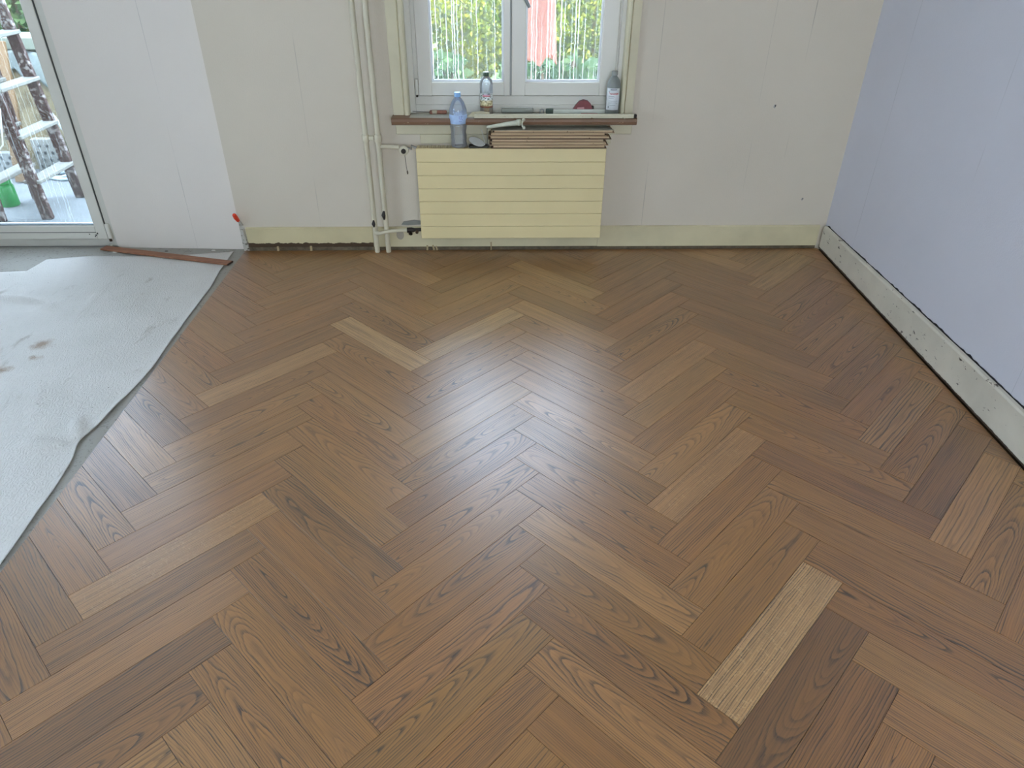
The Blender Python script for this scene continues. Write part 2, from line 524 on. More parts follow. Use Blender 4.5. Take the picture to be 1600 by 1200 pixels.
def plank_mesh(poly, name='plank'):
    a = inset(poly, .0006); b = inset(poly, .0009)
    n = len(poly)
    vs_ = [(x, y, -.013) for x, y in a] + [(x, y, -.0003) for x, y in a] + [(x, y, 0) for x, y in b]
    fs = [tuple(range(2 * n, 3 * n))]
    for l in (0, 1):
        fs += [(l * n + i, l * n + (i + 1) % n, (l + 1) * n + (i + 1) % n, (l + 1) * n + i) for i in range(n)]
    me = bpy.data.meshes.new(name)
    me.from_pydata(vs_, [], fs); me.update(); me.materials.append(OAK)
    return me

m = MB().add([(-1.457, Y_NEAR - 2, -.2), (2.1, Y_NEAR - 2, -.2), (2.1, 3.96, -.2), (-1.457, 3.96, -.2),
              (-1.457, Y_NEAR - 2, -.0135), (2.1, Y_NEAR - 2, -.0135), (2.1, 3.96, -.0135), (-1.457, 3.96, -.0135)],
             [(3, 2, 1, 0), (4, 5, 6, 7), (0, 1, 5, 4), (1, 2, 6, 5), (2, 3, 7, 6), (3, 0, 4, 7)])
floor = struct(m.build('floor', SUB), 'herringbone floor of oiled oak planks')

full_me = plank_mesh([(-L / 2, -W / 2), (L / 2, -W / 2), (L / 2, W / 2), (-L / 2, W / 2)])
# tone, redness and cut of single boards read from the photograph: key = (kind, column, step)
BOARD_NOTES = {      # step: cut (C cathedral, S straight, Q quarter-sawn with flecks), tone
    ('V', 1): '-15 S -.06, -14 S -.04, -13 S -.05, -12 S .02, -11 S -.02, -10 C -.03, -9 S -.06, -8 S -.04, -7 S .24, -6 C -.10, -5 C .06, -4 C .0, -3 S .02, -2 S .0, -1 Q .12, 0 S -.08, 1 S .10, 2 S -.20, 3 C -.14',
    ('H', 1): '-14 S -.05, -13 S .22, -12 S -.06, -11 C .0, -10 S .14, -9 C -.06, -8 S .44, -7 C -.02, -6 S .0, -5 C .04, -4 C .0, -3 C .01, -2 S -.02, -1 C -.15, 0 S .0, 1 C -.02, 2 C .0, 3 C .03',
    ('V', 0): '-14 S -.04, -13 S -.08, -12 S -.02, -11 C .02, -10 S .0, -9 S .34, -8 C .03, -7 C .0, -6 S .04, -5 S .05, -4 C -.08, -3 C -.16, -2 C .0, -1 C .0, 0 C -.05, 1 C .06, 2 C -.05, 3 S -.02',
    ('H', 0): '-13 S -.08, -12 S .24, -11 C .10, -10 S -.14, -9 S .14, -8 C .05, -7 S .05, -6 C .05, -5 S .05, -4 C .12, -3 S -.10, -2 C -.02, -1 C -.02, 0 C .12, 1 C -.10, 2 C -.10, 3 C .08, 4 S -.08',
    ('V', -1): '-14 S -.05, -13 S -.02, -12 S -.06, -11 S -.05, -10 S .04, -9 C .0, -8 S .0, -7 Q .12, -6 S .08, -5 S .03, -4 C .08, -3 Q .14, -2 S .02, -1 C -.02, 0 C -.08, 1 Q .36, 2 C -.30, 3 S -.18',
    ('H', -1): '-13 S -.06, -12 S -.05, -11 S -.06, -10 S -.06, -9 S -.03, -8 S -.06, -7 S .05, -6 S .0, -5 C .0, -4 S .0, -3 C .02, -2 S -.12, -1 S .0, 0 S -.03, 1 S -.02, 2 C -.05, 3 S .07, 4 S .05',
    ('V', -2): '-14 S .10, -13 S .16, -12 S -.08, -11 C -.05, -10 C -.08, -9 C .04, -8 C .0, -7 C -.08, -6 C -.03, -5 W .14, -4 C -.02, -3 S -.22, -2 W .14, -1 C .0',
    ('H', 2): '-10 S -.03, -9 S .0, -8 C .0, -7 C .0, -6 C -.04, -5 C -.16, -4 S .10, -3 S -.16, -2 C .02, -1 C .0, 0 S -.10, 1 C -.10'}
BOARDS = {}
for (kind, n_), notes in BOARD_NOTES.items():
    for part in notes.split(','):
        k, cut, tone_ = part.split()
        BOARDS[(kind, n_, int(k))] = (cut, float(tone_) * 1.25)
PLANKS = {}
def board_look(key, rnd):
    cut, tone_ = BOARDS.get(key, (None, None))
    if cut is None:
        cut = 'C' if rnd.random() < .5 else ('S' if rnd.random() < .85 else 'Q')
        tone_ = rnd.gauss(0, .08)
    d = dict(seed=rnd.random(), tone=tone_, red=rnd.gauss(.0, .08), fleck=0.0, contrast=rnd.uniform(1.0, 1.4), ring=rnd.uniform(.0042, .0066))
    if cut == 'C':
        d.update(pith_side=rnd.uniform(-.03, .03), pith_depth=rnd.uniform(.010, .045), taper=rnd.choice((-1, 1)) * rnd.uniform(.035, .11))
    elif cut == 'W':        # broad pale heart with the rings only along the edges
        d.update(pith_side=rnd.uniform(-.01, .01), pith_depth=rnd.uniform(.004, .012), taper=rnd.choice((-1, 1)) * rnd.uniform(.02, .04), ring=.011)
    elif cut == 'S':
        d.update(pith_side=rnd.choice((-1, 1)) * rnd.uniform(.07, .15), pith_depth=rnd.uniform(.03, .08), taper=rnd.uniform(-.06, .06))
    else:
        d.update(pith_side=rnd.choice((-1, 1)) * rnd.uniform(.3, .5), pith_depth=.03, taper=rnd.uniform(-.02, .02), fleck=rnd.uniform(.6, 1.0))
    return d
for n_ in range(-5, 6):
    for k in range(-40, 40):
        for kind in ('H', 'V'):
            if kind == 'H': h0, h1, v0, v1 = k * W, k * W + L, k * W, k * W + W
            else: h0, h1, v0, v1 = k * W, k * W + W, (k + 1) * W, (k + 1) * W + L
            h0 -= n_ * L; h1 -= n_ * L; v0 += n_ * L; v1 += n_ * L
            c = pat((h0 + h1) / 2, (v0 + v1) / 2)
            ax = HD if kind == 'H' else VD
            ang = math.atan2(ax.y, ax.x)
            ca, sa = math.cos(ang), math.sin(ang)
            rect = [(-L / 2, -W / 2), (L / 2, -W / 2), (L / 2, W / 2), (-L / 2, W / 2)]
            wp = [(c.x + ca * x - sa * y, c.y + sa * x + ca * y) for x, y in rect]
            cp = wp
            for i in range(4): 
                if cp: cp = clip(cp, region[i], region[(i + 1) % 4])
            if len(cp) < 3: continue
            ar = area(cp)
            if ar < 2e-4: continue
            if ar > W * L * .9999: me = full_me
            else:
                cl = []
                for q in cp:
                    if not cl or math.hypot(q[0] - cl[-1][0], q[1] - cl[-1][1]) > 1e-4: cl.append(q)
                if math.hypot(cl[0][0] - cl[-1][0], cl[0][1] - cl[-1][1]) < 1e-4: cl.pop()
                me = plank_mesh([((x - c.x) * ca + (y - c.y) * sa, -(x - c.x) * sa + (y - c.y) * ca) for x, y in cl])
            o = bpy.data.objects.new('plank', me)
            COL.objects.link(o)
            o.location = (c.x, c.y, 0); o.rotation_euler = (0, 0, ang)
            o.parent = floor
            rnd = random.Random('%s/%d/%d' % (kind, n_, k))
            look = board_look((kind, n_, k), rnd)
            for a_, b_ in look.items(): o[a_] = float(b_)
            PLANKS[(kind, n_, k)] = o

# old floor beside the parquet, in the next room
def old_floor(z0, z1):
    ring = [(-4.548, REAR_Y + .002), (-1.459, REAR_Y + .002), (-1.459, 3.946), (-2.222, 3.982), (-4.548, 4.004)]
    return MB().prism(ring, 'z', z0, z1)
struct(old_floor(-.2, -.0086).build('floor_next_room', SUB), 'bare old floor of the next room')
mat_l = old_floor(-.0085, -.0045)
underlay = tag(mat_l.build('underlay_mat', UNDERLAY), 'grey underlay mat laid on the bare floor beside the parquet', 'underlay')

# ------------------------------------------------------------------ structure: walls
WY = 3.93
WIN = (-.452, .694, .722, 2.15)       # opening x0 x1 z0 z1
H = 2.55
m = MB()
for (x0, x1, z0, z1) in ((-1.468, WIN[0], -.2, H), (WIN[1], 2.3, -.2, H), (WIN[0], WIN[1], -.2, WIN[2]), (WIN[0], WIN[1], WIN[3], H)):
    m.box(x0, x1, WY, WY + .28, z0, z1)
struct(m.build('wall_back', W_BACK), 'cream papered wall with the window')

def dw_y(x): return 3.950 + (-1.468 - x) * .046       # slightly skewed wall beside the glass door
DOOR = (-4.0, -2.222, 2.16)
def skew_box(m, x0, x1, z0, z1, th=.25):
    m.add([(x0, dw_y(x0), z0), (x1, dw_y(x1), z0), (x1, dw_y(x1) + th, z0), (x0, dw_y(x0) + th, z0),
           (x0, dw_y(x0), z1), (x1, dw_y(x1), z1), (x1, dw_y(x1) + th, z1), (x0, dw_y(x0) + th, z1)],
          [(3, 2, 1, 0), (4, 5, 6, 7), (0, 1, 5, 4), (1, 2, 6, 5), (2, 3, 7, 6), (3, 0, 4, 7)])
m = MB()
skew_box(m, DOOR[1], -1.4685, -.2, H)
skew_box(m, -4.6, DOOR[0], -.2, H)
skew_box(m, DOOR[0], DOOR[1], DOOR[2], H)
struct(m.build('wall_door', W_LEFT), 'white papered wall beside the glass door')

m = MB()
rw = .024
pts = [(right_x(REAR_Y) + rw, REAR_Y - .3), (2.35, REAR_Y - .3), (2.35, 3.95), (right_x(3.95) + rw, 3.95)]
m.prism(pts, 'z', -.2, H)
struct(m.build('wall_right', W_RIGHT), 'white papered side wall with bluish sky light in its colour')
m = MB()
y, z, w, h = ADDED_LEFT_WINDOW
m.box(-4.85, LEFT_X, REAR_Y - .3, y - w / 2, -.2, H).box(-4.85, LEFT_X, y + w / 2, 4.2, -.2, H)
m.box(-4.85, LEFT_X, y - w / 2, y + w / 2, -.2, z - h / 2).box(-4.85, LEFT_X, y - w / 2, y + w / 2, z + h / 2, H)
struct(m.build('wall_left', PLASTER))
m = MB(); f = .06; x0, x1 = LEFT_X - .18, LEFT_X - .12
m.box(x0, x1, y - w / 2, y - w / 2 + f, z - h / 2, z + h / 2).box(x0, x1, y + w / 2 - f, y + w / 2, z - h / 2, z + h / 2)
m.box(x0, x1, y - w / 2 + f, y + w / 2 - f, z - h / 2, z - h / 2 + f).box(x0, x1, y - w / 2 + f, y + w / 2 - f, z + h / 2 - f, z + h / 2)
m.box(x0, x1, y - f / 2, y + f / 2, z - h / 2 + f, z + h / 2 - f)
wd = struct(m.build('window_3', PVC2))  # unseen window, added as the frame for the left fill lamp
for a, b in ((y - w / 2 + f, y - f / 2), (y + f / 2, y + w / 2 - f)):
    MB().box(LEFT_X - .152, LEFT_X - .148, a, b, z - h / 2 + f, z + h / 2 - f).build('pane', PANE_D, wd)
m = MB()
cur = -4.6
for (x, z, w, h) in ADDED_REAR_WINDOWS:
    m.box(cur, x - w / 2, REAR_Y - .25, REAR_Y, -.2, H)
    m.box(x - w / 2, x + w / 2, REAR_Y - .25, REAR_Y, -.2, z - h / 2)
    m.box(x - w / 2, x + w / 2, REAR_Y - .25, REAR_Y, z + h / 2, H)
    cur = x + w / 2
m.box(cur, 2.3, REAR_Y - .25, REAR_Y, -.2, H)
struct(m.build('wall_rear', PLASTER))
struct(MB().box(-4.9, 2.4, REAR_Y - .3, 4.25, H, H + .2).build('ceiling', simple('ceiling_paint', srgb(226, 224, 220), .8)))
for i, (x, z, w, h) in enumerate(ADDED_REAR_WINDOWS):
    m = MB(); f = .06; y0, y1 = REAR_Y - .16, REAR_Y - .10
    m.box(x - w / 2, x - w / 2 + f, y0, y1, z - h / 2, z + h / 2).box(x + w / 2 - f, x + w / 2, y0, y1, z - h / 2, z + h / 2)
    m.box(x - w / 2 + f, x + w / 2 - f, y0, y1, z - h / 2, z - h / 2 + f).box(x - w / 2 + f, x + w / 2 - f, y0, y1, z + h / 2 - f, z + h / 2)
    m.box(x - f / 2, x + f / 2, y0, y1, z - h / 2 + f, z + h / 2 - f)
    wd = struct(m.build('window_%d' % (i + 2), PVC2))  # unseen window, added as the frame for the rear fill lamp
    for sx in (-1, 1):
        a, b = sorted((x + sx * f / 2, x + sx * (w / 2 - f)))
        MB().box(a, b, REAR_Y - .132, REAR_Y - .128, z - h / 2 + f, z + h / 2 - f).build('pane', PANE_D, wd)



# baseboards
bb = MB()
bb.prism([(3.914, .022), (3.93, .022), (3.93, .137), (3.921, .137), (3.914, .131)], 'x', -1.43, -.705)
bbase = struct(bb.build('baseboard_back', BASE_L), 'old cream baseboard under the window')
MB().prism([(3.914, .020), (3.93, .020), (3.93, .137), (3.921, .137), (3.914, .131)], 'x', -.704, .606).build('board_length', BASE_B, bbase)
MB().prism([(3.913, .018), (3.93, .018), (3.93, .139), (3.920, .139), (3.913, .133)], 'x', .607, 1.912).build('board_length', BASE_B, bbase)
MB().box(-1.43, 1.91, 3.915, 3.929, -.0134, .020).build('gap_strip', simple('dusty_gap', srgb(96, 84, 66), .9, var=.35, scale=30), bbase)
# the raw end of the baseboard where the dividing wall was taken away
e = MB()
e.add([(-1.466, 3.921, -.012), (-1.432, 3.917, -.012), (-1.432, 3.93, -.012), (-1.466, 3.93, -.012),
       (-1.467, 3.926, .150), (-1.446, 3.915, .118), (-1.440, 3.93, .135), (-1.467, 3.93, .165)],
      [(3, 2, 1, 0), (4, 5, 6, 7), (0, 1, 5, 4), (1, 2, 6, 5), (2, 3, 7, 6), (3, 0, 4, 7)])
e.build('broken_end', chipped('broken_plaster', srgb(196, 190, 176), srgb(66, 56, 46), .42, .8, 40), bbase)

# right baseboard: warped top edge, ragged
m = MB()
N = 60
ys = [3.905 + (REAR_Y - 3.905) * i / N for i in range(N + 1)]
vs_ = []
for i, y in enumerate(ys):
    x = right_x(y) + .004
    zt = .141 + .022 * min(1, (3.905 - y) / 1.6) + random.uniform(-.0012, .0012)
    vs_ += [(x + .001, y, .004), (x, y, .010), (x, y, zt - .010), (x + .005, y, zt - .002), (x + .019 + random.uniform(-.003, 0), y, zt), (x + .0195, y, .004)]
fs = []
for i in range(N):
    for k in range(6):
        k2 = (k + 1) % 6
        fs.append((i * 6 + k, (i + 1) * 6 + k, (i + 1) * 6 + k2, i * 6 + k2))
fs += [tuple(range(6)), tuple(range(N * 6, N * 6 + 6))[::-1]]
m.add(vs_, fs)
bright = struct(m.build('baseboard_right', BASE_R), 'worn off-white baseboard along the side wall')
# dark crack between baseboard and wallpaper, torn paper edge
m = MB()
vs_ = []; fs = []
NN = 240
for i in range(NN + 1):
    y = 3.9 + (REAR_Y - 3.9) * i / NN
    x = right_x(y) + .0232
    zt = .139 + .022 * min(1, (3.905 - y) / 1.6)
    j = .004 + .007 * abs(math.sin(i * 1.7) * math.sin(i * .37 + 1)) * (random.random() + .3)
    vs_ += [(x, y, zt), (x, y, zt + j), (x + .002, y, zt + j), (x + .002, y, zt)]
for i in range(NN):
    for k in range(4):
        fs.append((i * 4 + k, i * 4 + (k + 1) % 4, (i + 1) * 4 + (k + 1) % 4, (i + 1) * 4 + k))
m.add(vs_, fs).build('crack', simple('dark_crack', srgb(38, 38, 40), .9), bright)

# ------------------------------------------------------------------ window
FY = 3.985                       # room-side face of the sashes
m = MB()
wt = 2.12
# outer frame (reveal side, stepped)
m.box(-.452, -.412, 3.965, 4.06, .757, wt).box(.656, .694, 3.965, 4.06, .757, wt)
m.box(-.412, .656, 3.992, 4.06, .757, .838).box(-.412, .656, 3.965, 4.06, wt - .05, wt)
m.box(-.412, -.394, 3.990, 4.06, .838, wt - .05).box(.648, .656, 3.990, 4.06, .838, wt - .05)
win = struct(m.build('window_1', PVC2), 'white two-sash window over the radiator')
MB().box(-.412, .656, 3.982, 3.992, .757, .795).build('frame_step', PVC2, win)
for (sx0, sx1, gx0, gx1) in ((-.393, .094, -.322, .058), (.098, .647, .172, .566)):
    gz0, gz1 = .906, wt - .13
    s = MB()
    z0, z1 = .840, wt - .055
    s.bbox(sx0, gx0, FY, 4.055, z0, z1, .003).bbox(gx1, sx1, FY, 4.055, z0, z1, .003)
    s.bbox(gx0 - .002, gx1 + .002, FY + .0006, 4.0545, z0 + .0005, gz0, .003).bbox(gx0 - .002, gx1 + .002, FY + .0006, 4.0545, gz1, z1 - .0005, .003)
    so = s.build('sash', PVC, win)
    b = MB(); bw = .010
    b.box(gx0, gx0 + bw, FY + .030, FY + .042, gz0, gz1).box(gx1 - bw, gx1, FY + .030, FY + .042, gz0, gz1)
    b.box(gx0 + bw, gx1 - bw, FY + .030, FY + .042, gz0, gz0 + bw).box(gx0 + bw, gx1 - bw, FY + .030, FY + .042, gz1 - bw, gz1)
    b.build('glazing_bead', simple('bead_white', srgb(232, 236, 240), .25), so)
    MB().box(gx0, gx1, FY + .042, FY + .046, gz0, gz1).build('pane', PANE_W, so)
# meeting strip
MB().bbox(.090, .100, FY - .003, FY + .01, .842, wt - .06, .002).build('meeting_seal', simple('meeting_gap', srgb(150, 150, 144), .5), win)
# hinge cover at the bottom left corner
hg = MB().tube([(-.402, FY - .008, .846), (-.402, FY - .008, .925)], .0085, 10).build('hinge', PVC, win, True)
MB().tube([(-.402, FY - .009, .838), (-.400, FY - .014, .848)], .006, 8).build('hinge_pin', DARK, hg, True)
# lever handle on the meeting stile, its tip over the pane
hd = MB().bbox(.118, .148, FY - .012, FY + .001, 1.30, 1.44, .004).build('handle', STEEL, win)
MB().tube([(.133, FY - .012, 1.37), (.133, FY - .045, 1.37), (.142, FY - .05, 1.35), (.178, FY - .05, 1.276), (.186, FY - .05, 1.262)], [.009, .009, .010, .009, .008], 10).build('lever', simple('handle_grey', srgb(140, 146, 144), .3, .4), hd, True)
# wooden casing round the opening
def casing(x0, x1, inner):
    s = 1 if inner > 0 else -1
    a, b = (x0, x1) if s > 0 else (x1, x0)        # a outer edge, b inner edge
    w = abs(x1 - x0)
    prof = [(a, 3.93), (a, 3.913), (a + s * w * .62, 3.909), (a + s * w * .68, 3.914), (a + s * w * .74, 3.905), (a + s * w * .92, 3.905), (b, 3.912), (b, 3.965)]
    mm = MB().prism(prof, 'z', .7575, 2.2)
    return mm.build('casing', CREAM, win)
casing(-.526, -.440, 1)
casing(.676, .742, -1)
MB().prism([(3.93, 2.11), (3.91, 2.11), (3.905, 2.13), (3.912, 2.2), (3.93, 2.2)], 'x', -.526, .742).build('casing', CREAM, win)
# sill board with rounded wooden nose, cream apron board below
pr = [(3.984, .7215), (3.848, .7215), (3.838, .726), (3.835, .739), (3.838, .752), (3.848, .7568), (3.984, .7568)]
sill = MB().prism(pr, 'x', -.531, .757).build('sill_board', SILLWOOD, win)
MB().box(-.437, .672, 3.852, 3.9835, .7567, .7575).build('sill_dust', SILLTOP, sill)
MB().bbox(-.520, .748, 3.914, 3.9305, .658, .7213, .003).build('apron', CREAM, win)
MB().bbox(-.395, .640, 3.919, 3.9305, .608, .657, .002).build('apron', CREAM, win)

# ------------------------------------------------------------------ glass door
dy = 4.018
m = MB()
m.bbox(-2.272, -2.222, dy - .006, dy + .07, -.012, 2.15, .003)
m.bbox(-4.0, -3.95, dy - .006, dy + .07, -.012, 2.15, .003)
m.bbox(-3.95, -2.272, dy + .006, dy + .07, -.012, .034, .003).bbox(-3.95, -2.272, dy, dy + .07, 2.10, 2.15, .003)
door = struct(m.build('door_1', PVC2), 'white glazed terrace door')
for (a, b, last) in ((-3.10, -2.276, 1), (-3.946, -3.104, 0)):
    s = MB(); gz0, gz1 = .119, 2.02; g0, g1 = a + .062, b - .062
    s.bbox(a, g0, dy - .012, dy + .055, .036, 2.098, .004).bbox(g1, b, dy - .012, dy + .055, .036, 2.098, .004)
    s.bbox(g0 - .002, g1 + .002, dy - .0114, dy + .0545, .0365, gz0, .004).bbox(g0 - .002, g1 + .002, dy - .0114, dy + .0545, gz1, 2.0975, .004)
    so = s.build('sash', PVC, door)
    MB().box(g0 - .001, g1 + .001, dy - .0135, dy - .0112, .078, .081).build('groove', SEAL, so)
    MB().box(g0, g1, dy + .0, dy + .022, gz0, gz0 + .006).build('glazing_bead', simple('bead_blue_grey', srgb(120, 134, 140), .5), so)  # blue-grey strip along the bottom of the pane
    MB().box(g0, g1, dy + .022, dy + .026, gz0, gz1).build('pane', PANE_D, so)
MB().box(-2.2775, -2.2735, dy - .010, dy + .04, .04, 2.095).build('seal', SEAL, door)
h_ = MB().bbox(-2.270, -2.246, dy - .026, dy - .005, .040, .135, .005).build('hinge', PVC, door)
MB().tube([(-2.258, dy - .024, .030), (-2.258, dy - .024, .046)], .008, 8).build('hinge_pin', RUST, h_, True)
MB().tube([(-2.262, dy - .028, -.010), (-2.262, dy - .028, .010)], .010, 10).build('corner_stop', PVC, door, True)
ms = MB()
for (x, z, w, h) in ((-2.38, .066, .006, .006), (-2.345, .060, .010, .006), (-2.332, .068, .006, .010), (-2.35, .052, .006, .006)):
    ms.box(x, x + w, dy - .0128, dy - .0118, z, z + h)
ms.build('scuff', DARK, door)
struct(MB().box(DOOR[0] - .05, DOOR[1] + .05, 3.99, 4.35, -.2, -.013).build('door_threshold', simple('threshold_stone', srgb(160, 160, 156), .8, var=.1)))

# ------------------------------------------------------------------ protective fleece sheet on the old floor
edge = [(-1.518, 3.88), (-1.512, 3.64), (-1.490, 3.40), (-1.487, 3.10), (-1.482, 2.85), (-1.472, 2.61), (-1.478, 2.50), (-1.494, 2.36), (-1.508, 2.22),
        (-1.532, 2.085), (-1.504, 1.985), (-1.490, 1.85), (-1.483, 1.72), (-1.476, 1.60), (-1.472, 1.48), (-1.478, 1.2), (-1.475, .8), (-1.478, .2), (-1.475, -.6)]
def edge_x(y):
    for (x0, y0), (x1, y1) in zip(edge, edge[1:]):
        if y0 >= y >= y1: return x0 + (x1 - x0) * (y0 - y) / (y0 - y1)
    return edge[0][0] if y > edge[0][1] else edge[-1][0]
def top_y(x):
    pts_ = [(-4.4, 3.60), (-2.72, 3.625), (-2.56, 3.64), (-2.545, 3.80), (-2.30, 3.852), (-1.9, 3.842), (-1.52, 3.90)]
    for (x0, y0), (x1, y1) in zip(pts_, pts_[1:]):
        if x0 <= x <= x1: return y0 + (y1 - y0) * (x - x0) / (x1 - x0)
    return pts_[-1][1]
from mathutils import noise as mnoise
def creases(x, y):
    z = .0016 + .0016 * mnoise.noise(Vector((x * 3, y * 3, 0))) + .0010 * mnoise.noise(Vector((x * 9, y * 9, 4)))
    def seg(ax, ay, bx, by, wd, ht):
        d = Vector((bx - ax, by - ay)); p = Vector((x - ax, y - ay))
        t_ = max(0, min(1, p.dot(d) / d.dot(d))); q = (p - d * t_).length
        w2 = wd * (1 - .6 * abs(2 * t_ - 1))
        return ht * math.exp(-(q / w2) ** 2) * (1 - abs(2 * t_ - 1) ** 3)
    for c_ in ((-2.62, 3.33, -2.25, 3.25, .03, .014), (-2.25, 3.27, -2.18, 3.13, .02, .010), (-2.05, 3.45, -2.02, 3.0, .018, .006),
               (-2.02, 3.0, -2.3, 2.72, .02, .005), (-1.62, 2.25, -1.53, 2.09, .03, .012), (-1.75, 2.10, -1.53, 2.06, .025, .010),
               (-1.95, 2.9, -1.62, 3.15, .02, .004), (-2.35, 3.05, -2.0, 3.5, .02, .004), (-1.9, 2.5, -1.75, 2.2, .03, .005), (-2.5, 2.95, -2.3, 3.08, .015, .006)):
        z += 1.5 * seg(*c_)
    return z
m = MB()
NY, NX = 190, 120
vs_ = []
for j in range(NY + 1):
    v = j / NY
    for i in range(NX + 1):
        u = i / NX
        u_ = 1 - (1 - u) ** 1.3
        xl = -4.35
        y = 3.90 - v ** 1.0 * 4.4
        x = xl + (edge_x(y) - xl) * u_
        ty = top_y(x)
        y = ty - v * (ty + .5)
        xe = edge_x(y); x = xl + (xe - xl) * u_
        z = creases(x, y)
        lift = math.exp(-((xe - x) / .018) ** 2) * (.004 + .006 * max(0, mnoise.noise(Vector((y * 5, 0, 2)))))
        vs_.append((x, y, -.0043 + max(.0012, z) + lift))
fs = [(j * (NX + 1) + i, (j + 1) * (NX + 1) + i, (j + 1) * (NX + 1) + i + 1, j * (NX + 1) + i + 1) for j in range(NY) for i in range(NX)]
m.add(vs_, fs)
sheet = tag(m.build('protective_sheet', FLEECE, None, 'all'), 'wrinkled white protective fleece sheet with rusty stains on the floor', 'floor sheet')
sol = sheet.modifiers.new('thickness', 'SOLIDIFY'); sol.thickness = .0012; sol.offset = 1

# ------------------------------------------------------------------ radiator and pipes
rx0, rx1, rz0, rz1, ry = -.412, .605, .105, .607, 3.822
rad = thing('radiator', 'cream panel radiator of seven horizontal bands under the window', 'radiator', ((rx0 + rx1) / 2, 3.86, rz0))
ph = (rz1 - rz0) / 7
for i in range(7):
    MB().bbox(rx0, rx1, ry, ry + .012, rz0 + i * ph + .0005, rz0 + (i + 1) * ph - .0005, .0016).build('panel', RAD, rad)
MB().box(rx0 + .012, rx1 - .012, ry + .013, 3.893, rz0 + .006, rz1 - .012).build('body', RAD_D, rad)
g = MB()
for i in range(100):
    x = rx0 + .014 + i * (rx1 - rx0 - .034) / 99
    g.box(x, x + .0035, ry + .014, 3.892, rz1 - .011, rz1 - .001)
g.box(rx0 + .004, rx0 + .011, ry + .0125, 3.893, rz0 + .004, rz1 - .001).box(rx1 - .011, rx1 - .004, ry + .0125, 3.893, rz0 + .004, rz1 - .001)
g.box(rx0, rx1, ry + .0125, ry + .0155, rz1 - .006, rz1).build('top_grille', RAD, rad)
for bx_ in (-.30, .47): MB().box(bx_, bx_ + .03, 3.893, 3.9135, .20, .55).build('bracket', RAD_D, rad)

def pipe(name, label, x, parts):
    t = thing(name, label, 'pipe', (x, 3.886, 0), 'heating pipes beside the radiator')
    MB().tube([(x, 3.886, -.013), (x, 3.886, .7), (x - .001, 3.886, 1.4), (x, 3.886, 2.55)], .0145, 16).build('riser', PIPE, t, True)
    return t
p1 = pipe('heating_pipe', 'cream painted heating riser with a low branch, the one farther from the radiator', -.681, 0)
p2 = pipe('heating_pipe', 'cream painted heating riser with a thermostat branch, the one beside the radiator', -.6165, 0)
# collars with the bracket between the pipes
MB().tube([(-.681, 3.886, .628), (-.681, 3.886, .632), (-.681, 3.886, .660), (-.681, 3.886, .664)], [.0175, .0195, .0195, .0175], 16).build('collar', PIPE, p1, True)
MB().bbox(-.663, -.6365, 3.872, 3.896, .637, .657, .002).build('bracket', PIPE, p1)
MB().tube([(-.6165, 3.886, .626), (-.6165, 3.886, .630), (-.6165, 3.886, .660), (-.6165, 3.886, .664)], [.0175, .0195, .0195, .0175], 16).build('collar', PIPE, p2, True)
# upper branch to the thermostat valve
MB().tube([(-.6165, 3.886, .600), (-.58, 3.884, .602), (-.505, 3.876, .600)], .0105, 12).build('branch', PIPE, p2, True)
va_ = MB().tube([(-.480, 3.845, .588), (-.480, 3.850, .588), (-.480, 3.875, .588), (-.480, 3.884, .588)], [.014, .025, .027, .020], 20).build('valve', PIPE, p2, True)
MB().tube([(-.480, 3.838, .588), (-.480, 3.846, .588)], .013, 16).build('knob', DARK, va_, True)
MB().tube([(-.462, 3.866, .600), (-.440, 3.864, .596), (-.437, 3.862, .612), (-.425, 3.860, .606), (-.404, 3.86, .597)], .0062, 10).build('connector', STEEL, va_, True)
MB().tube([(-.474, 3.842, .566), (-.472, 3.842, .52), (-.468, 3.842, .485)], .0014, 6).build('pull_cord', SEAL, va_, True)
MB().tube([(-.468, 3.842, .486), (-.467, 3.842, .478), (-.4665, 3.842, .466)], [.0015, .0042, .003], 8).build('cord_weight', RUST, va_, True)
# lower branch
MB().tube([(-.681, 3.872, .122), (-.655, 3.866, .120), (-.625, 3.864, .128), (-.57, 3.866, .136), (-.492, 3.868, .138)], .0105, 12).build('branch', PIPE, p1, True)
lv = MB().tube([(-.497, 3.868, .138), (-.470, 3.868, .139), (-.452, 3.868, .140), (-.404, 3.868, .142)], [.015, .015, .010, .010], 14).build('valve', DARK, p1, True)
MB().tube([(-.476, 3.862, .132), (-.476, 3.846, .122)], .011, 10).build('valve_cap', DARK, lv, True)
MB().tube([(-.440, 3.862, .136), (-.440, 3.848, .130)], .009, 10).build('valve_cap', RUST, lv, True)
# spots where the paint has burst off
MB().tube([(-.684, 3.874, .155), (-.685, 3.868, .175), (-.683, 3.874, .196)], [.004, .011, .004], 8).build('rust_patch', DARK, p1, True)
MB().tube([(-.622, 3.874, .200), (-.624, 3.868, .225), (-.620, 3.872, .250)], [.006, .012, .005], 8).build('rust_patch', DARK, p2, True)

# grey filler patches on the wall behind the lower valve
fp = MB()
fp.prism([(-.535, .150), (-.50, .146), (-.42, .150), (-.415, .172), (-.46, .176), (-.52, .168)], 'y', 3.927, 3.9299)
tag(fp.build('filler_patch', simple('filler_grey', srgb(128, 128, 122), .8)), 'grey filler patch on the wall behind the lower radiator valve', 'patch')
fp = MB()
fp.prism([(-.545 + .022 * math.cos(a), .092 + .028 * math.sin(a)) for a in [2 * math.pi * i / 14 for i in range(14)]], 'y', 3.9125, 3.9138)
tag(fp.build('filler_patch', simple('filler_beige', srgb(160, 152, 136), .8)), 'beige round filler patch on the baseboard under the pipe branch', 'patch')

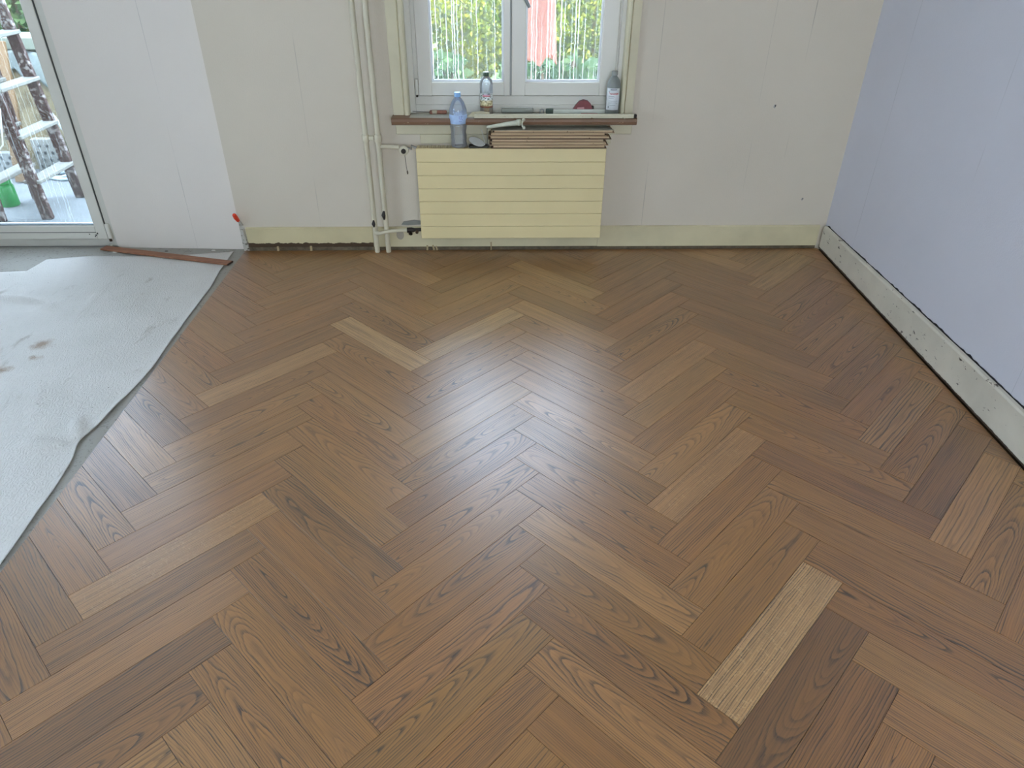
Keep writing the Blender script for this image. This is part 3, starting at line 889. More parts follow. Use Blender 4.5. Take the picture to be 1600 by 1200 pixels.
# wooden wedges tucked under the baseboard
WEDGE = simple('wedge_wood', srgb(170, 148, 112), .7, var=.15, scale=30)
for (x, w, tilt, hgt, lab) in ((-1.262, .010, 0, .026, 'small wooden wedge under the damaged cream baseboard near its broken end'),
                               (-1.070, .011, 0, .028, 'small wooden wedge midway under the damaged cream baseboard'),
                               (-.392, .010, 0, .028, 'single upright wooden wedge at the floor below the radiator'),
                               (-.352, .010, -.25, .030, 'taller leaning wedge of a pair below the radiator'),
                               (-.334, .008, -.30, .024, 'shorter leaning wedge of a pair below the radiator'),
                               (-.018, .008, 0, .045, 'thin tall wedge below the middle of the radiator')):
    T = Matrix.Translation((x, 3.907, 0.0005)) @ Matrix.Rotation(tilt, 4, 'Y')
    mm = MB(); pts_ = [(-.006, 0), (.006, 0), (.0055, hgt), (.001, hgt)]
    mm.prism(pts_, 'x', -w / 2, w / 2)
    mm.v = [tuple(T @ Vector(q)) for q in mm.v]
    tag(mm.build('wedge', WEDGE), lab, 'wedge')

# red wire cap sticking out of the wall end
wc = thing('wire_stub', 'short wire stub with a red cap at the broken baseboard end', 'wire', (-1.452, 3.925, .15))
MB().tube([(-1.449, 3.926, .150), (-1.452, 3.915, .172), (-1.458, 3.900, .192)], .0075, 10).build('conduit', simple('conduit_grey', srgb(170, 164, 156), .6), wc, True)
MB().tube([(-1.456, 3.904, .184), (-1.462, 3.892, .208), (-1.467, 3.888, .226), (-1.469, 3.888, .232)], [.010, .0135, .011, .004], 12).build('cap', simple('red_plastic', srgb(226, 66, 38), .35), wc, True)

# holes in the wallpaper
for (x, z, r, lab) in ((1.507, .800, .012, 'larger torn plug hole in the wall right of the window'), (1.773, .293, .009, 'small torn hole low on the wall near the corner')):
    mm = MB(); pts_ = []
    rr = random.Random(int(x * 100))
    for i in range(12):
        a = 2 * math.pi * i / 12; q = r * rr.uniform(.45, 1.05)
        pts_.append((x + q * .7 * math.cos(a), z + q * math.sin(a)))
    mm.prism(pts_, 'y', 3.9285, 3.9299)
    hh = tag(mm.build('wall_hole', simple('hole_rim', srgb(160, 155, 148), .8)), lab, 'hole')
    MB().prism([(x + .004 + r * .3 * math.cos(a), z + .002 + r * .55 * math.sin(a)) for a in [2 * math.pi * i / 8 for i in range(8)]], 'y', 3.9278, 3.9286).build('dark_core', simple('hole_dark', srgb(90, 84, 78), .9), hh)

# ------------------------------------------------------------------ things on the sill and radiator
def bottle_group(name, label, loc):
    return thing(name, label, 'bottle', loc)
# 1 water bottle on the radiator
bx, by, bz = -.183, 3.861, .6075
wb = bottle_group('water_bottle', 'clear plastic water bottle with pale blue cap and label on the radiator', (bx, by, bz))
CLEAR = clear_plastic('clear_pet', (.95, .97, 1.0, 1), .20)
prof = [(.0, .002), (.034, 0), (.042, .006), (.0425, .018), (.040, .030), (.0425, .042), (.0415, .060), (.0385, .078), (.0425, .098), (.0455, .112),
        (.0455, .122), (.0462, .1225), (.0462, .170), (.0455, .1705), (.0455, .188), (.041, .205), (.033, .225), (.022, .241), (.0145, .250), (.0135, .256), (.0135, .262)]
MB().lathe(prof, (bx, by, bz), 32).build('body', CLEAR, wb, 'all')
MB().lathe([(.0468, .124), (.0472, .1245), (.0472, .1685), (.0468, .169)], (bx, by, bz), 32).build('label', simple('label_blue', srgb(176, 202, 236), .4, var=.12, scale=40), wb, 'all')
MB().lathe([(.0145, .252), (.0165, .2525), (.0168, .254), (.0165, .272), (.0155, .274), (0, .2742)], (bx, by, bz), 24).build('cap', simple('cap_blue', srgb(140, 184, 228), .3), wb, True)
lt = MB()
for (a0, a1, z) in ((-1.45, -.95, .160), (-1.45, -1.05, .153), (-1.35, -.95, .146), (-1.45, -1.1, .138)):
    for i in range(6):
        if i % 3 == 2: continue
        b0 = a0 + (a1 - a0) * i / 6; b1 = a0 + (a1 - a0) * (i + .8) / 6
        lt.add([(bx + .0475 * math.cos(a), by + .0475 * math.sin(a), bz + z + q) for a, q in ((b0, 0), (b1, 0), (b1, .0035), (b0, .0035))], [(0, 1, 2, 3)])
lt.build('label_print', simple('print_blue', srgb(96, 104, 178), .5), wb)

# 2 bottle of amber liquid with a picture label
bx, by, bz = -.034, 3.938, .7577
ob = bottle_group('vinegar_bottle', 'clear ribbed bottle with green cap, food picture label and a rest of amber liquid', (bx, by, bz))
prof = [(0, .001), (.030, 0), (.0345, .004), (.0345, .030), (.034, .036), (.0345, .042), (.0335, .100), (.034, .118), (.0325, .125), (.0345, .132), (.0335, .142), (.0345, .152), (.030, .170), (.020, .182), (.0145, .188), (.0145, .196)]
MB().lathe(prof, (bx, by, bz), 32).build('body', clear_plastic('clear_bottle', (.94, .97, .98, 1), .22), ob, 'all')
MB().lathe([(0, .003), (.0325, .003), (.033, .040), (0, .0405)], (bx, by, bz), 28).build('liquid', simple('amber_liquid', srgb(170, 138, 84), .2), ob, True)
def label_arc(bx, by, bz, r, a0, a1, z0, z1, name, mat_, parent, n=14):
    mm = MB(); vs_ = []
    for i in range(n + 1):
        a = a0 + (a1 - a0) * i / n
        for (rr, z) in ((r, z0), (r, z1), (r + .0004, z1), (r + .0004, z0)):
            vs_.append((bx + rr * math.cos(a), by + rr * math.sin(a), bz + z))
    fs = []
    for i in range(n):
        for k in range(4):
            fs.append((i * 4 + k, i * 4 + (k + 1) % 4, (i + 1) * 4 + (k + 1) % 4, (i + 1) * 4 + k))
    fs += [(0, 1, 2, 3), (n * 4 + 3, n * 4 + 2, n * 4 + 1, n * 4)]
    return mm.add(vs_, fs).build(name, mat_, parent, 'all')
def picture_mat():
    t = NT('food_label'); o = t.obj()
    sep = t.node('ShaderNodeSeparateXYZ'); t.link(o, sep.inputs[0])
    z = t.math('SUBTRACT', sep.outputs[2], .7577)
    v = t.noise(o, 75, 3, .6, 1.0)
    food = t.ramp(v, [(.38, srgb(120, 112, 70)), (.5, srgb(226, 210, 160)), (.62, srgb(246, 238, 206))])
    white = srgb(240, 242, 240)
    script = t.ramp(t.noise(o, 130, 2, .5, .6), [(.54, white), (.58, srgb(84, 104, 84))])
    k = t.ramp(t.math('DIVIDE', z, .12), [(.58, 0), (.66, 1)])
    c = t.mix(k, food, script)
    k2 = t.ramp(t.math('DIVIDE', z, .12), [(.36, 1), (.40, 0)])
    c = t.mix(k2, c, srgb(150, 82, 58))
    t.link(c, t.b.inputs['Base Color']); t.set(Roughness=.4)
    return t.m
ol = label_arc(bx, by, bz, .0350, -2.75, -.4, .038, .108, 'label', picture_mat(), ob)
bn = label_arc(bx, by, bz, .0356, -2.15, -1.0, .094, .104, 'label_banner', simple('banner_red', srgb(214, 78, 100), .4), ob)
label_arc(bx, by, bz, .0361, -2.1, -1.05, .0975, .1005, 'label_print', simple('banner_print', srgb(240, 214, 220), .4), ob)
label_arc(bx, by, bz, .0361, -2.15, -1.0, .1025, .1045, 'label_print', simple('banner_edge', srgb(72, 76, 120), .4), ob)
MB().lathe([(.0135, .188), (.0155, .189), (.0158, .206), (.0152, .2085), (0, .209)], (bx, by, bz), 24).build('cap', simple('cap_green', srgb(58, 84, 66), .3), ob, True)

# 3 solvent bottle with white label
bx, by, bz = .634, 3.925, .7577
sb = bottle_group('solvent_bottle', 'grey transparent bottle with white printed label beside the window casing', (bx, by, bz))
prof = [(0, .001), (.033, 0), (.0365, .004), (.0365, .140), (.0345, .155), (.029, .172), (.021, .184), (.0145, .190), (.0135, .194), (.0135, .200)]
MB().lathe(prof, (bx, by, bz), 32).build('body', clear_plastic('grey_bottle', (.70, .73, .70, 1), .30), sb, 'all')
MB().lathe([(.0150, .196), (.0168, .197), (.0168, .214), (.0160, .2155), (0, .216)], (bx, by, bz), 24).build('cap', simple('cap_grey', srgb(150, 154, 148), .45), sb, True)
label_arc(bx, by, bz, .0368, -2.75, -.75, .030, .137, 'label', simple('label_white', srgb(226, 229, 230), .5), sb)
PBLK = simple('print_black', srgb(60, 64, 66), .5); PRED = simple('print_red', srgb(206, 74, 70), .5); PGRY = simple('print_grey', srgb(150, 156, 158), .5)
for (z, a0, a1, hgt, mt) in ((.128, -2.15, -1.2, .0035, PBLK), (.121, -2.45, -2.2, .003, PGRY), (.098, -2.4, -1.55, .0016, PGRY), (.094, -2.4, -1.4, .0016, PGRY),
                             (.088, -2.4, -1.6, .0016, PGRY), (.074, -2.4, -1.0, .0014, PGRY), (.068, -2.4, -1.2, .0014, PGRY), (.062, -2.4, -1.0, .0014, PGRY),
                             (.054, -2.4, -1.3, .0014, PGRY), (.040, -2.4, -2.25, .008, PGRY)):
    label_arc(bx, by, bz, .0373, a0, a1, z, z + hgt, 'label_print', mt, sb, 8)
# red handwriting-like script line across the label
wv = []
for i in range(60):
    a = -2.3 + 1.35 * i / 59
    wv.append((bx + .0377 * math.cos(a), by + .0377 * math.sin(a), bz + .110 + .0035 * math.sin(i * 1.15) + (.004 if i < 6 else 0)))
MB().tube(wv, .0007, 5).build('label_script', PRED, sb)

# 4 leftover oak boards stacked on the radiator
def edge_wood(name):
    t = NT(name); o = t.obj()
    g = t.noise(t.mapping(o, (3, 60, 120)), 1.0, 3)
    c = t.ramp(g, [(.3, srgb(170, 144, 110)), (.7, srgb(206, 180, 144))])
    sep = t.node('ShaderNodeSeparateXYZ'); t.link(o, sep.inputs[0])
    dots = t.ramp(t.noise(t.mapping(o, (1, 1, 1)), 70, 2), [(.69, 0), (.73, .8)])
    c = t.mix(dots, c, srgb(92, 66, 44))
    t.link(c, t.b.inputs['Base Color']); t.set(Roughness=.65)
    return t.m
EDGE = edge_wood('plank_core')
TONGUE = simple('plank_groove', srgb(84, 60, 40), .7, var=.2, scale=40)
BOARDTOP = simple('plank_underside', srgb(158, 153, 134), .6, var=.18, scale=12)
labs = ['lowest leftover board of the stack on the radiator', 'second board from the bottom of the stack on the radiator', 'third board from the bottom of the stack on the radiator',
        'fourth board from the bottom of the stack on the radiator', 'fifth board of the stack, right under the topmost board', 'topmost dusty grey board of the stack on the radiator']
zz = .6078
for i in range(6):
    dx0 = (-.012, -.020, -.018, -.026, -.024, -.006)[i]; dx1 = (.604, .612, .596, .626, .600, .640)[i]
    yf = (3.8135, 3.812, 3.816, 3.811, 3.8145, 3.808)[i]
    th = .0158
    t = thing('leftover_board', labs[i], 'board', ((dx0 + dx1) / 2, 3.868, zz), 'leftover parquet boards stacked on the radiator')
    MB().bbox(dx0 + .012, dx1 - .012, yf, 3.926, zz + .0062, zz + th - .0003, .001).build('top_layer', EDGE, t)
    MB().box(dx0 + .004, dx1 - .004, yf + .005, 3.925, zz + .0030, zz + .0061).build('groove', TONGUE, t)
    MB().bbox(dx0, dx1, yf + .0015, 3.924, zz + .0002, zz + .0031, .0006).build('bottom_layer', TONGUE if i in (3, 0) else EDGE, t)
    if i == 5:
        MB().add([(dx0, yf - .001, zz + th - .0002), (dx1 - .004, yf - .001, zz + th - .0002), (dx1 - .034, 3.926, zz + th - .0002), (dx0, 3.926, zz + th - .0002),
                  (dx0, yf - .001, zz + th + .0012), (dx1 - .004, yf - .001, zz + th + .0012), (dx1 - .034, 3.926, zz + th + .0012), (dx0, 3.926, zz + th + .0012)],
                 [(3, 2, 1, 0), (4, 5, 6, 7), (0, 1, 5, 4), (1, 2, 6, 5), (2, 3, 7, 6), (3, 0, 4, 7)]).build('dusty_face', BOARDTOP, t)
    zz += th + .0002
ST = zz + .0012

# 5 lever handle lying on the stack
lh = thing('lever_handle', 'pale metal lever handle with two round ends lying on the board stack', 'handle', (.06, 3.822, ST))
PALE = simple('pale_metal', srgb(196, 196, 176), .4, .2, var=.08, scale=40)
MB().tube([(-.034, 3.814, ST + .013), (-.028, 3.815, ST + .013), (.06, 3.818, ST + .026), (.128, 3.820, ST + .034), (.136, 3.820, ST + .035)], [.004, .0085, .011, .0135, .014], 14).build('lever', PALE, lh, True)
MB().tube([(.132, 3.820, ST + .022), (.133, 3.820, ST + .030), (.134, 3.820, ST + .042), (.133, 3.820, ST + .050)], [.012, .016, .016, .012], 14).build('hub', PALE, lh, True)
MB().tube([(.158, 3.814, ST + .010), (.152, 3.815, ST + .020), (.151, 3.816, ST + .034), (.157, 3.816, ST + .046)], .0042, 10).build('yoke', PALE, lh, True)
MB().lathe([(0, -.009), (.006, -.007), (.0095, 0), (.006, .007), (0, .009)], (.161, 3.814, ST + .010), 14).build('ball_end', PALE, lh, 'all')
MB().lathe([(0, -.009), (.006, -.007), (.0095, 0), (.006, .007), (0, .009)], (.159, 3.8165, ST + .050), 14).build('ball_end', PALE, lh, 'all')
MB().tube([(.128, 3.820, ST + .034), (.153, 3.816, ST + .030)], .005, 8).build('spindle', PALE, lh, True)

# 6 bent sheet-metal offcut beside the bottle
bs = thing('bent_sheet', 'bent pale metal offcut with oval lobe between water bottle and boards', 'metal offcut', (-.085, 3.85, .6075))
OFF = simple('offcut_metal', srgb(206, 206, 198), .4, .1)
nn = 20; top = []; 
for i in range(nn):
    a = 2 * math.pi * i / nn
    ex, ey = .041 * math.cos(a), .027 * math.sin(a)
    top.append((-.088 + ex, 3.846 + ey * .9, .6375 - ex * .30 + ey * .55))
MB().add(top + [(q[0], q[1], q[2] - .0018) for q in top],
         [tuple(range(nn)), tuple(range(nn, 2 * nn))[::-1]] + [(i, nn + i, nn + (i + 1) % nn, (i + 1) % nn) for i in range(nn)]).build('oval_lobe', OFF, bs)
path = [(-.056, .0185, .020), (-.048, .0145, .020), (-.0445, .018, .020), (-.046, .030, .019), (-.054, .060, .014), (-.064, .094, .006)]
vs_ = []; fs = []
for (x, z, w) in path:
    for (dx_, yy_) in ((0, -w), (.0018, -w), (.0018, w), (0, w)):
        vs_.append((x + dx_, 3.846 + yy_, .6080 + z))
for i in range(len(path) - 1):
    for k in range(4): fs.append((i * 4 + k, i * 4 + (k + 1) % 4, (i + 1) * 4 + (k + 1) % 4, (i + 1) * 4 + k))
fs += [(0, 1, 2, 3), tuple(range(4 * len(path) - 4, 4 * len(path)))[::-1]]
MB().add(vs_, fs).build('blade', OFF, bs)
MB().bbox(-.130, -.026, 3.826, 3.886, .6078, .6165, .004).build('dark_pad', simple('pad_dark', srgb(58, 58, 52), .7), bs)
MB().bbox(-.0335, -.0305, 3.830, 3.882, .6165, .698, .001).build('upright', simple('offcut_dark', srgb(104, 104, 94), .5, .3), bs)

# 7 cream moulding bar lying along the sill edge
m = MB().prism([(3.838, .7572), (3.866, .7572), (3.866, .764), (3.858, .775), (3.846, .7785), (3.838, .773)], 'x', -.098, .738)
mo = thing('moulding_bar', 'long cream moulding bar lying along the front of the sill', 'moulding', (.32, 3.852, .7577))
m.build('bar', chipped('moulding_paint', srgb(206, 200, 172), srgb(128, 108, 76), .34, .5, 40), mo)
MB().bbox(.7385, .755, 3.842, 3.864, .7577, .775, .002).build('dark_end', DARK, mo)
m = MB().prism([(-.135, .7578), (-.02, .7578), (-.018, .779), (-.06, .786), (-.11, .781)], 'y', 3.870, 3.878)
tag(m.build('trim_offcut', CREAM), 'short cream trim offcut behind the end of the moulding bar', 'trim piece')

# 8 knife with brown handle
kn = thing('putty_knife', 'putty knife with paint-stained brown handle on the sill', 'knife', (-.29, 3.94, .7577))
MB().bbox(-.338, -.245, 3.928, 3.950, .7582, .7765, .005).build('handle', simple('handle_brown', srgb(132, 84, 66), .5, var=.25, scale=50), kn)
MB().bbox(-.325, -.296, 3.9272, 3.9508, .7600, .7772, .003).build('paint_smear', simple('smear', srgb(176, 164, 140), .6), kn)
MB().prism([(-.338, 3.936), (-.338, 3.944), (-.43, 3.962), (-.43, 3.956)], 'z', .766, .768).build('blade', simple('dark_blade', srgb(82, 82, 78), .4, .6), kn)

# 9 mini paint roller
ro = thing('paint_roller', 'small paint roller with grey sleeve and wire frame on the sill', 'paint roller', (.13, 3.96, .7577))
MB().tube([(.046, 3.96, .7710), (.048, 3.96, .7710), (.214, 3.96, .7715), (.216, 3.96, .7715)], [.010, .0130, .0130, .010], 14).build('sleeve', simple('sleeve_grey', srgb(158, 160, 150), .8, bump=.5, bscale=300), ro, True)
MB().tube([(.214, 3.955, .787), (.045, 3.953, .7882), (.042, 3.953, .772), (.028, 3.95, .773), (.020, 3.947, .766), (.010, 3.943, .770)], .0026, 8).build('wire_frame', simple('wire_white', srgb(214, 214, 206), .4), ro, True)
MB().tube([(.216, 3.96, .770), (.228, 3.957, .762), (.240, 3.952, .762)], .003, 8).build('wire_end', simple('wire_white2', srgb(206, 206, 196), .4), ro, True)

# 10 slim saw / rod with dark green end
rd = thing('slim_rod', 'slim white rod with dark green end in front of the red reel', 'rod', (.44, 3.946, .7577))
MB().bbox(.296, .600, 3.941, 3.951, .7578, .7805, .002).build('shaft', simple('rod_white', srgb(202, 204, 192), .45, var=.08, scale=20), rd)
MB().bbox(.283, .324, 3.9395, 3.9525, .7578, .7835, .003).build('green_end', simple('dark_green', srgb(62, 78, 70), .5), rd)
cs = thing('clear_clip', 'small clear plastic clip next to the dark green rod end', 'clip', (.262, 3.946, .7577))
MB().tube([(.252, 3.946, .7585), (.252, 3.946, .778), (.262, 3.946, .781), (.270, 3.946, .778), (.270, 3.946, .7585)], .0030, 8).build('loop', CLEAR, cs, True)
MB().bbox(.247, .275, 3.941, 3.951, .7578, .7605, .001).build('foot', CLEAR, cs)

# 11 red chalk-line reel
re_ = thing('chalk_reel', 'dark red teardrop chalk line reel leaning at the back of the sill', 'reel', (.48, 3.966, .7577))
prof = [(.405, .7585), (.425, .770), (.443, .797), (.462, .818), (.484, .825), (.506, .820), (.524, .804), (.533, .780), (.530, .762), (.516, .7585)]
rm = MB().prism(prof, 'y', 3.954, 3.979)
rb = rm.build('case', simple('reel_red', srgb(122, 50, 54), .4, var=.12, scale=40), re_)
MB().prism([(.448, .772), (.490, .772), (.488, .790), (.452, .788)], 'y', 3.9525, 3.9545).build('sticker', simple('sticker_pink', srgb(206, 150, 150), .5), rb)
MB().prism([(.430, .764), (.444, .764), (.443, .776), (.434, .773)], 'y', 3.9525, 3.9545).build('sticker', simple('sticker_pink2', srgb(214, 172, 168), .5), rb)
MB().bbox(.526, .541, 3.957, 3.977, .774, .794, .003).build('crank', DARK, re_)
MB().tube([(.470, 3.936, .7605), (.512, 3.934, .7612), (.560, 3.932, .7602)], .0022, 6).build('red_line', simple('line_red', srgb(150, 60, 60), .7), re_, True)

# wooden strip on the sheet
st = MB()
T = Matrix.Translation((-1.8865, 3.832, .0022)) @ Matrix.Rotation(math.atan2(3.712 - 3.945, -1.482 + 2.29), 4, 'Z')
st.bbox(-.42, .42, -.026, .026, 0, .009, .0015, T)
STRIP = NT('strip_wood')
o_ = STRIP.mapping(STRIP.obj(), (6, 90, 1))
STRIP.link(STRIP.ramp(STRIP.noise(o_, 1.0, 4), [(.3, srgb(120, 76, 52)), (.7, srgb(164, 112, 80))]), STRIP.b.inputs['Base Color']); STRIP.set(Roughness=.6)
stp = thing('wooden_strip', 'reddish brown wooden strip lying across the white sheet by the wall', 'wood strip', (-1.8865, 3.832, .0022))
st.build('strip', STRIP.m, stp)
MB().bbox(.4195, .4245, -.0255, .0255, .0003, .0088, .001, T).build('dark_end', simple('strip_end', srgb(66, 44, 32), .7), stp)
# crumbs of plaster and shavings
CR = simple('plaster_crumb', srgb(226, 222, 212), .8); CD = simple('dark_shaving', srgb(70, 64, 56), .8)
for (x, y, r, mt, lab, z) in ((-1.645, 3.925, .008, CR, 'white plaster crumb on the grey underlay near the wall end', -.0044), (-1.915, 3.918, .007, CD, 'dark wood shaving on the grey underlay behind the strip', -.0044),
                              (-2.205, 3.905, .010, CR, 'white curl of paint lying against the strip end by the door', -.0044)):
    mm = MB().lathe([(0, 0), (r, .001), (r * .8, r * .5), (0, r * .6)], (x, y, z), 7)
    mm.v = [(p[0] + (p[0] - x) * .6, p[1] - (p[1] - y) * .3, p[2]) for p in mm.v]
    tag(mm.build('crumb', mt), lab, 'debris')

# ------------------------------------------------------------------ outside
TZ = -.1
struct(MB().box(-9, -1.2, 4.22, 6.4, -.4, TZ).build('terrace_floor', simple('terrace_concrete', srgb(100, 105, 106), .8, var=.15, scale=5, bump=.3)))
struct(MB().box(-9, 9, 4.22, 16, -.9, -.41).build('garden_ground', simple('garden_soil', srgb(96, 108, 70), .95, var=.2)))
m = MB().box(-9, -2.3, 5.93, 6.15, -.4, .80)
gw = struct(m.build('wall_garden', speckled('old_concrete', srgb(108, 102, 82), srgb(88, 82, 64), .56, 9, .9)), 'old concrete garden wall behind the terrace')
MB().bbox(-9, -2.3, 5.89, 6.2, .80, .89, .008).build('coping', simple('coping_concrete', srgb(100, 108, 98), .85, var=.08), gw)

def hedge(name, label, x0, x1, y0, y1, z0, z1, n, size, mat_, core, cat='hedge'):
    t = thing(name, label, cat, ((x0 + x1) / 2, (y0 + y1) / 2, z0))
    cx = rng.uniform(x0, x1, n); cz = rng.uniform(z0, z1, n)
    cy = y0 + (y1 - y0) * rng.beta(1.1, 2.2, n)
    bulge = .12 * np.sin(cx * 3.1) + .10 * np.sin(cz * 4.3 + cx) + .07 * np.sin(cx * 9 + cz * 7)
    cy = cy + bulge
    d1 = rng.normal(size=(n, 3)); d1[:, 2] -= .5; d1 /= np.linalg.norm(d1, axis=1)[:, None]
    nn_ = rng.normal(size=(n, 3)); nn_[:, 1] -= 1.3
    d2 = np.cross(d1, nn_); d2 /= np.linalg.norm(d2, axis=1)[:, None]
    s_ = size * rng.uniform(.6, 1.4, n)[:, None]
    c = np.stack([cx, cy, cz], 1)
    V = np.stack([c, c + d1 * s_ * .5 + d2 * s_ * .28, c + d1 * s_, c + d1 * s_ * .5 - d2 * s_ * .28], 1).reshape(-1, 3)
    mm = MB(); mm.v = V.tolist(); mm.f = [(4 * i, 4 * i + 1, 4 * i + 2, 4 * i + 3) for i in range(n)]
    lf = mm.build('foliage', mat_, t); lf['kind'] = 'stuff'
    MB().box(x0 + .1, x1 - .1, y1 - .05, y1 + .2, z0, z1 - .35).build('inner_twigs', core, t)
    st_ = MB()
    for i in range(10):
        x = x0 + (x1 - x0) * (i + .5) / 10
        st_.tube([(x, y1 - .2, z0), (x + random.uniform(-.1, .1), y1 - .2, (z0 + z1) / 2), (x + random.uniform(-.2, .2), y1 - .15, z1)], [.03, .02, .01], 6)
    st_.build('stem', simple('bark', srgb(92, 76, 58), .9), t, True)
    return t
F1 = foliage_mat('hedge_leaves', srgb(58, 86, 26), srgb(106, 126, 42), srgb(160, 154, 60))
F2 = foliage_mat('shrub_leaves', srgb(48, 74, 46), srgb(80, 108, 72), srgb(116, 134, 92))
CORE = simple('hedge_core', srgb(74, 84, 44), .95, var=.3, scale=9)
hedge('garden_hedge', 'tall sunlit yellow-green hedge behind the window', -1.8, 2.6, 6.9, 7.6, -.41, 1.75, 34000, .042, F1, CORE)
hedge('garden_shrub', 'low blue-green leafy shrub in front of the hedge', .05, 1.5, 5.85, 6.15, -.41, .72, 2600, .12, F2, simple('shrub_core', srgb(60, 84, 58), .95), 'shrub')
hedge('garden_shrub', 'green shrub with broad leaves below the other window half', -.9, -.25, 5.85, 6.15, -.41, .78, 1500, .11, F2, simple('shrub_core2', srgb(70, 96, 58), .95), 'shrub')
hedge('terrace_hedge', 'green hedge rising above the concrete garden wall', -7.5, -2.4, 6.65, 7.3, -.41, 1.6, 9000, .10, F2, CORE)
m = MB().bbox(.35, 2.2, 5.05, 5.4, -.41, .56, .02)
tag(m.build('stone_trough', simple('stone_blue', srgb(150, 160, 190), .8, var=.1)), 'bluish stone trough outside below the window', 'trough')

# coral dress hanging outside the window
dr = thing('hanging_dress', 'coral pink dress hanging outside behind the window glass', 'dress', (.27, 4.34, .95))
NS, NZ = 96, 34
vs_ = []; fs = []
for j in range(NZ + 1):
    v = j / NZ
    for i in range(NS):
        a = 2 * math.pi * i / NS
        fold = 1 + (.10 + .30 * v) * math.sin(a * 5 + 1.2) * .5 + .12 * v * math.sin(a * 9 + v * 2)
        hw = .070 + .022 * v + (.018 if v < .12 else 0)
        x = .266 + hw * math.cos(a) * (1 + .12 * v * math.sin(a * 5))
        y = 4.34 + (.018 + .020 * v) * math.sin(a) * fold
        hem = .028 * math.sin(a * 3 + .4) + .012 * math.sin(a * 7)
        z = 1.52 - (.545 + hem) * v
        if v < .18: z += .0
        vs_.append((x, y, z))
for j in range(NZ):
    for i in range(NS):
        i2 = (i + 1) % NS
        fs.append((j * NS + i, (j + 1) * NS + i, (j + 1) * NS + i2, j * NS + i2))
fs.append(tuple(range(NS)))
CORAL = NT('coral_cloth'); CORAL.link(CORAL.ramp(CORAL.noise(CORAL.obj(), 20, 3), [(.3, srgb(190, 118, 104)), (.7, srgb(206, 138, 122))]), CORAL.b.inputs['Base Color']); CORAL.set(Roughness=.85)
MB().add(vs_, fs).build('cloth', CORAL.m, dr, 'all')
MB().tube([(.18, 4.34, 1.50), (.266, 4.34, 1.57), (.352, 4.34, 1.50)], .004, 6).build('hanger', DARK, dr, True)
MB().tube([(.266, 4.34, 1.57), (.266, 4.34, 1.64), (.28, 4.34, 1.66), (.266, 4.34, 1.68)], .003, 6).build('hanger_hook', DARK, dr, True)
MB().tube([(-.9, 4.34, 1.683), (1.2, 4.34, 1.683)], .003, 6).build('line_wire', DARK, dr, True)

# wooden step ladder on the terrace
LW = speckled('ladder_wood', srgb(60, 38, 32), srgb(150, 145, 142), .57, 36, .8)
LT = simple('tread_white', srgb(120, 120, 113), .7, var=.10, scale=20)
lad = thing('step_ladder', 'paint-splattered brown wooden step ladder with whitened treads on the terrace', 'ladder', (-3.23, 4.95, TZ))
apex = (-3.245, None, 1.75)
def rail(x0, y0, x1, y1, w=.032, d=.075):
    a = Vector((x0, y0, TZ + .002)); b = Vector((x1, y1, apex[2]))
    dz = (b - a).normalized(); ax = Vector((1, 0, 0)); ax = (ax - dz * ax.dot(dz)).normalized(); ay = dz.cross(ax)
    T = Matrix((ax, ay, dz)).transposed().to_4x4(); T.translation = a
    mm = MB().bbox(-d / 2, d / 2, -w / 2, w / 2, 0, (b - a).length, .004)
    mm.v = [tuple(T @ Vector(q)) for q in mm.v]
    mm.v = [(q[0], q[1], max(q[2], TZ + .001)) for q in mm.v]
    return mm.build('rail', LW, lad)
FA = dict(x=-3.055, x1=-3.19, ya=4.742, yb=5.205); FB = dict(x=-3.345, x1=-3.28, ya=4.69, yb=5.16)
for f_ in (FA, FB):
    rail(f_['x'], f_['ya'], f_['x1'], f_['ya'] + .05); rail(f_['x'], f_['yb'], f_['x1'], f_['yb'] - .05)
    for k in range(6):
        z = .165 + k * .285
        u = (z - TZ) / (apex[2] - TZ); x = f_['x'] + (f_['x1'] - f_['x']) * u
        MB().bbox(x - .055, x + .055, f_['ya'] + .05 * u - .016, f_['yb'] - .05 * u + .016, z - .024, z, .004).build('tread', LT, lad)
MB().bbox(-3.32, -3.15, 4.74, 5.16, apex[2] - .01, apex[2] + .03, .005).build('top_board', LW, lad)
cord = [(-3.10, 4.73, .62), (-3.16, 4.72, .40), (-3.24, 4.71, .33), (-3.30, 4.70, .40), (-3.33, 4.69, .52)]
MB().tube(cord, .005, 8).build('spread_cord', simple('cord_white', srgb(214, 214, 206), .8), lad, True)

# green canister
gc = thing('green_canister', 'bright green plastic canister beside the ladder foot', 'canister', (-3.47, 5.03, TZ))
MB().lathe([(0, .001), (.055, 0), (.060, .006), (.060, .135), (.052, .150), (.040, .155), (.040, .158)], (-3.47, 5.03, TZ), 24).build('body', simple('green_plastic', srgb(24, 132, 58), .35), gc, True)
MB().lathe([(.044, .156), (.050, .157), (.050, .190), (.045, .194), (0, .195)], (-3.47, 5.03, TZ), 24).build('lid', simple('green_lid', srgb(22, 150, 62), .35), gc, True)

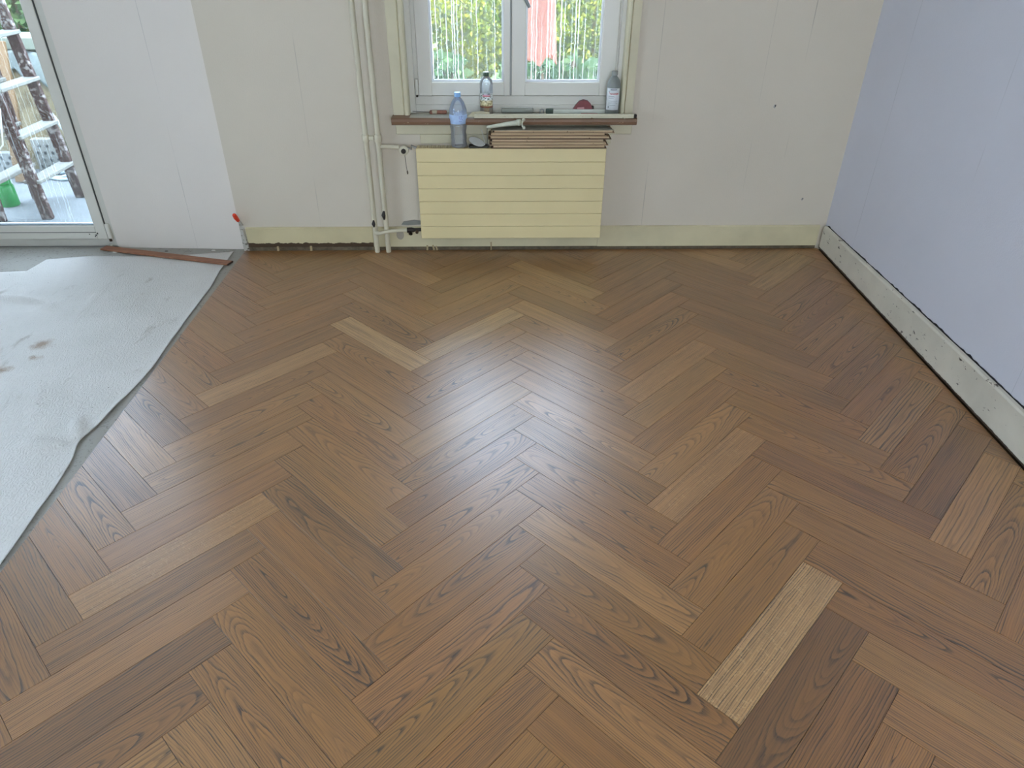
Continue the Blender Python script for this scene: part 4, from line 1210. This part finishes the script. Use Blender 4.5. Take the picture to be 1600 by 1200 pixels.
# perforated white blocks leaning at the garden wall
BLK = simple('block_white', srgb(120, 124, 122), .8)
HOLE = simple('block_hole', srgb(56, 62, 64), .9)
for (x, y, w, h, lab) in ((-3.57, 5.84, .20, .27, 'tall white perforated block leaning on the garden wall'), (-3.80, 5.70, .22, .20, 'low white perforated block behind the ladder')):
    b_ = thing('perforated_block', lab, 'block', (x, y, TZ))
    MB().bbox(x - w / 2, x + w / 2, y - .03, y + .03, TZ + .001, TZ + h, .005).build('slab', BLK, b_)
    for r in range(4):
        for c in range(3):
            px_ = x - w * .3 + c * w * .3 + (w * .1 if r % 2 else -w * .05); pz = TZ + h * (.2 + .2 * r)
            MB().tube([(px_, y - .0315, pz), (px_, y - .0290, pz)], .013, 8).build('hole', HOLE, b_)
# grey hose loop
hs_ = [(-3.50, 5.87, .42), (-3.44, 5.87, .30), (-3.36, 5.86, .12), (-3.34, 5.84, .0), (-3.37, 5.82, TZ + .02), (-3.45, 5.80, TZ + .015), (-3.50, 5.76, TZ + .015), (-3.46, 5.72, TZ + .06), (-3.40, 5.72, TZ + .08), (-3.36, 5.70, TZ + .03), (-3.42, 5.66, TZ + .015), (-3.52, 5.64, TZ + .015), (-3.40, 5.6, TZ + .015), (-3.25, 5.62, TZ + .015)]
tag(MB().tube(hs_, .013, 8).build('hose', simple('hose_grey', srgb(150, 168, 178), .5), None, 'all'), 'grey garden hose hanging and looping at the foot of the garden wall', 'hose')
# pale rag on the garden wall
m = MB(); vs_ = []; fs = []
for j in range(9):
    for i in range(17):
        u, v = i / 16, j / 8
        edge_ = .05 * math.sin(u * 17) * v
        vs_.append((-3.86 + .42 * u, 5.918 - .012 * math.sin(u * 14 + v * 3) - .012, .78 - (.20 + .03 * math.sin(u * 9) - edge_) * v + .02 * math.sin(u * 3)))
for j in range(8):
    for i in range(16): fs.append((j * 17 + i, (j + 1) * 17 + i, (j + 1) * 17 + i + 1, j * 17 + i + 1))
rg = tag(m.add(vs_, fs).build('rag', simple('rag_pale', srgb(112, 124, 126), .9, var=.06), None, 'all'), 'pale blue ragged cloth hanging on the garden wall behind the ladder', 'cloth')
sd = rg.modifiers.new('thickness', 'SOLIDIFY'); sd.thickness = .004
# board leaning behind the ladder
m = MB().bbox(-.06, .06, -.012, .012, 0, 1.0, .003)
T = Matrix.Translation((-3.66, 5.55, TZ + .008)) @ Matrix.Rotation(-.28, 4, 'X')
m.v = [tuple(T @ Vector(q)) for q in m.v]
tag(m.build('leaning_board', simple('board_tan', srgb(98, 78, 52), .7, var=.12, scale=12)), 'tan wooden board leaning on the garden wall behind the ladder', 'board')
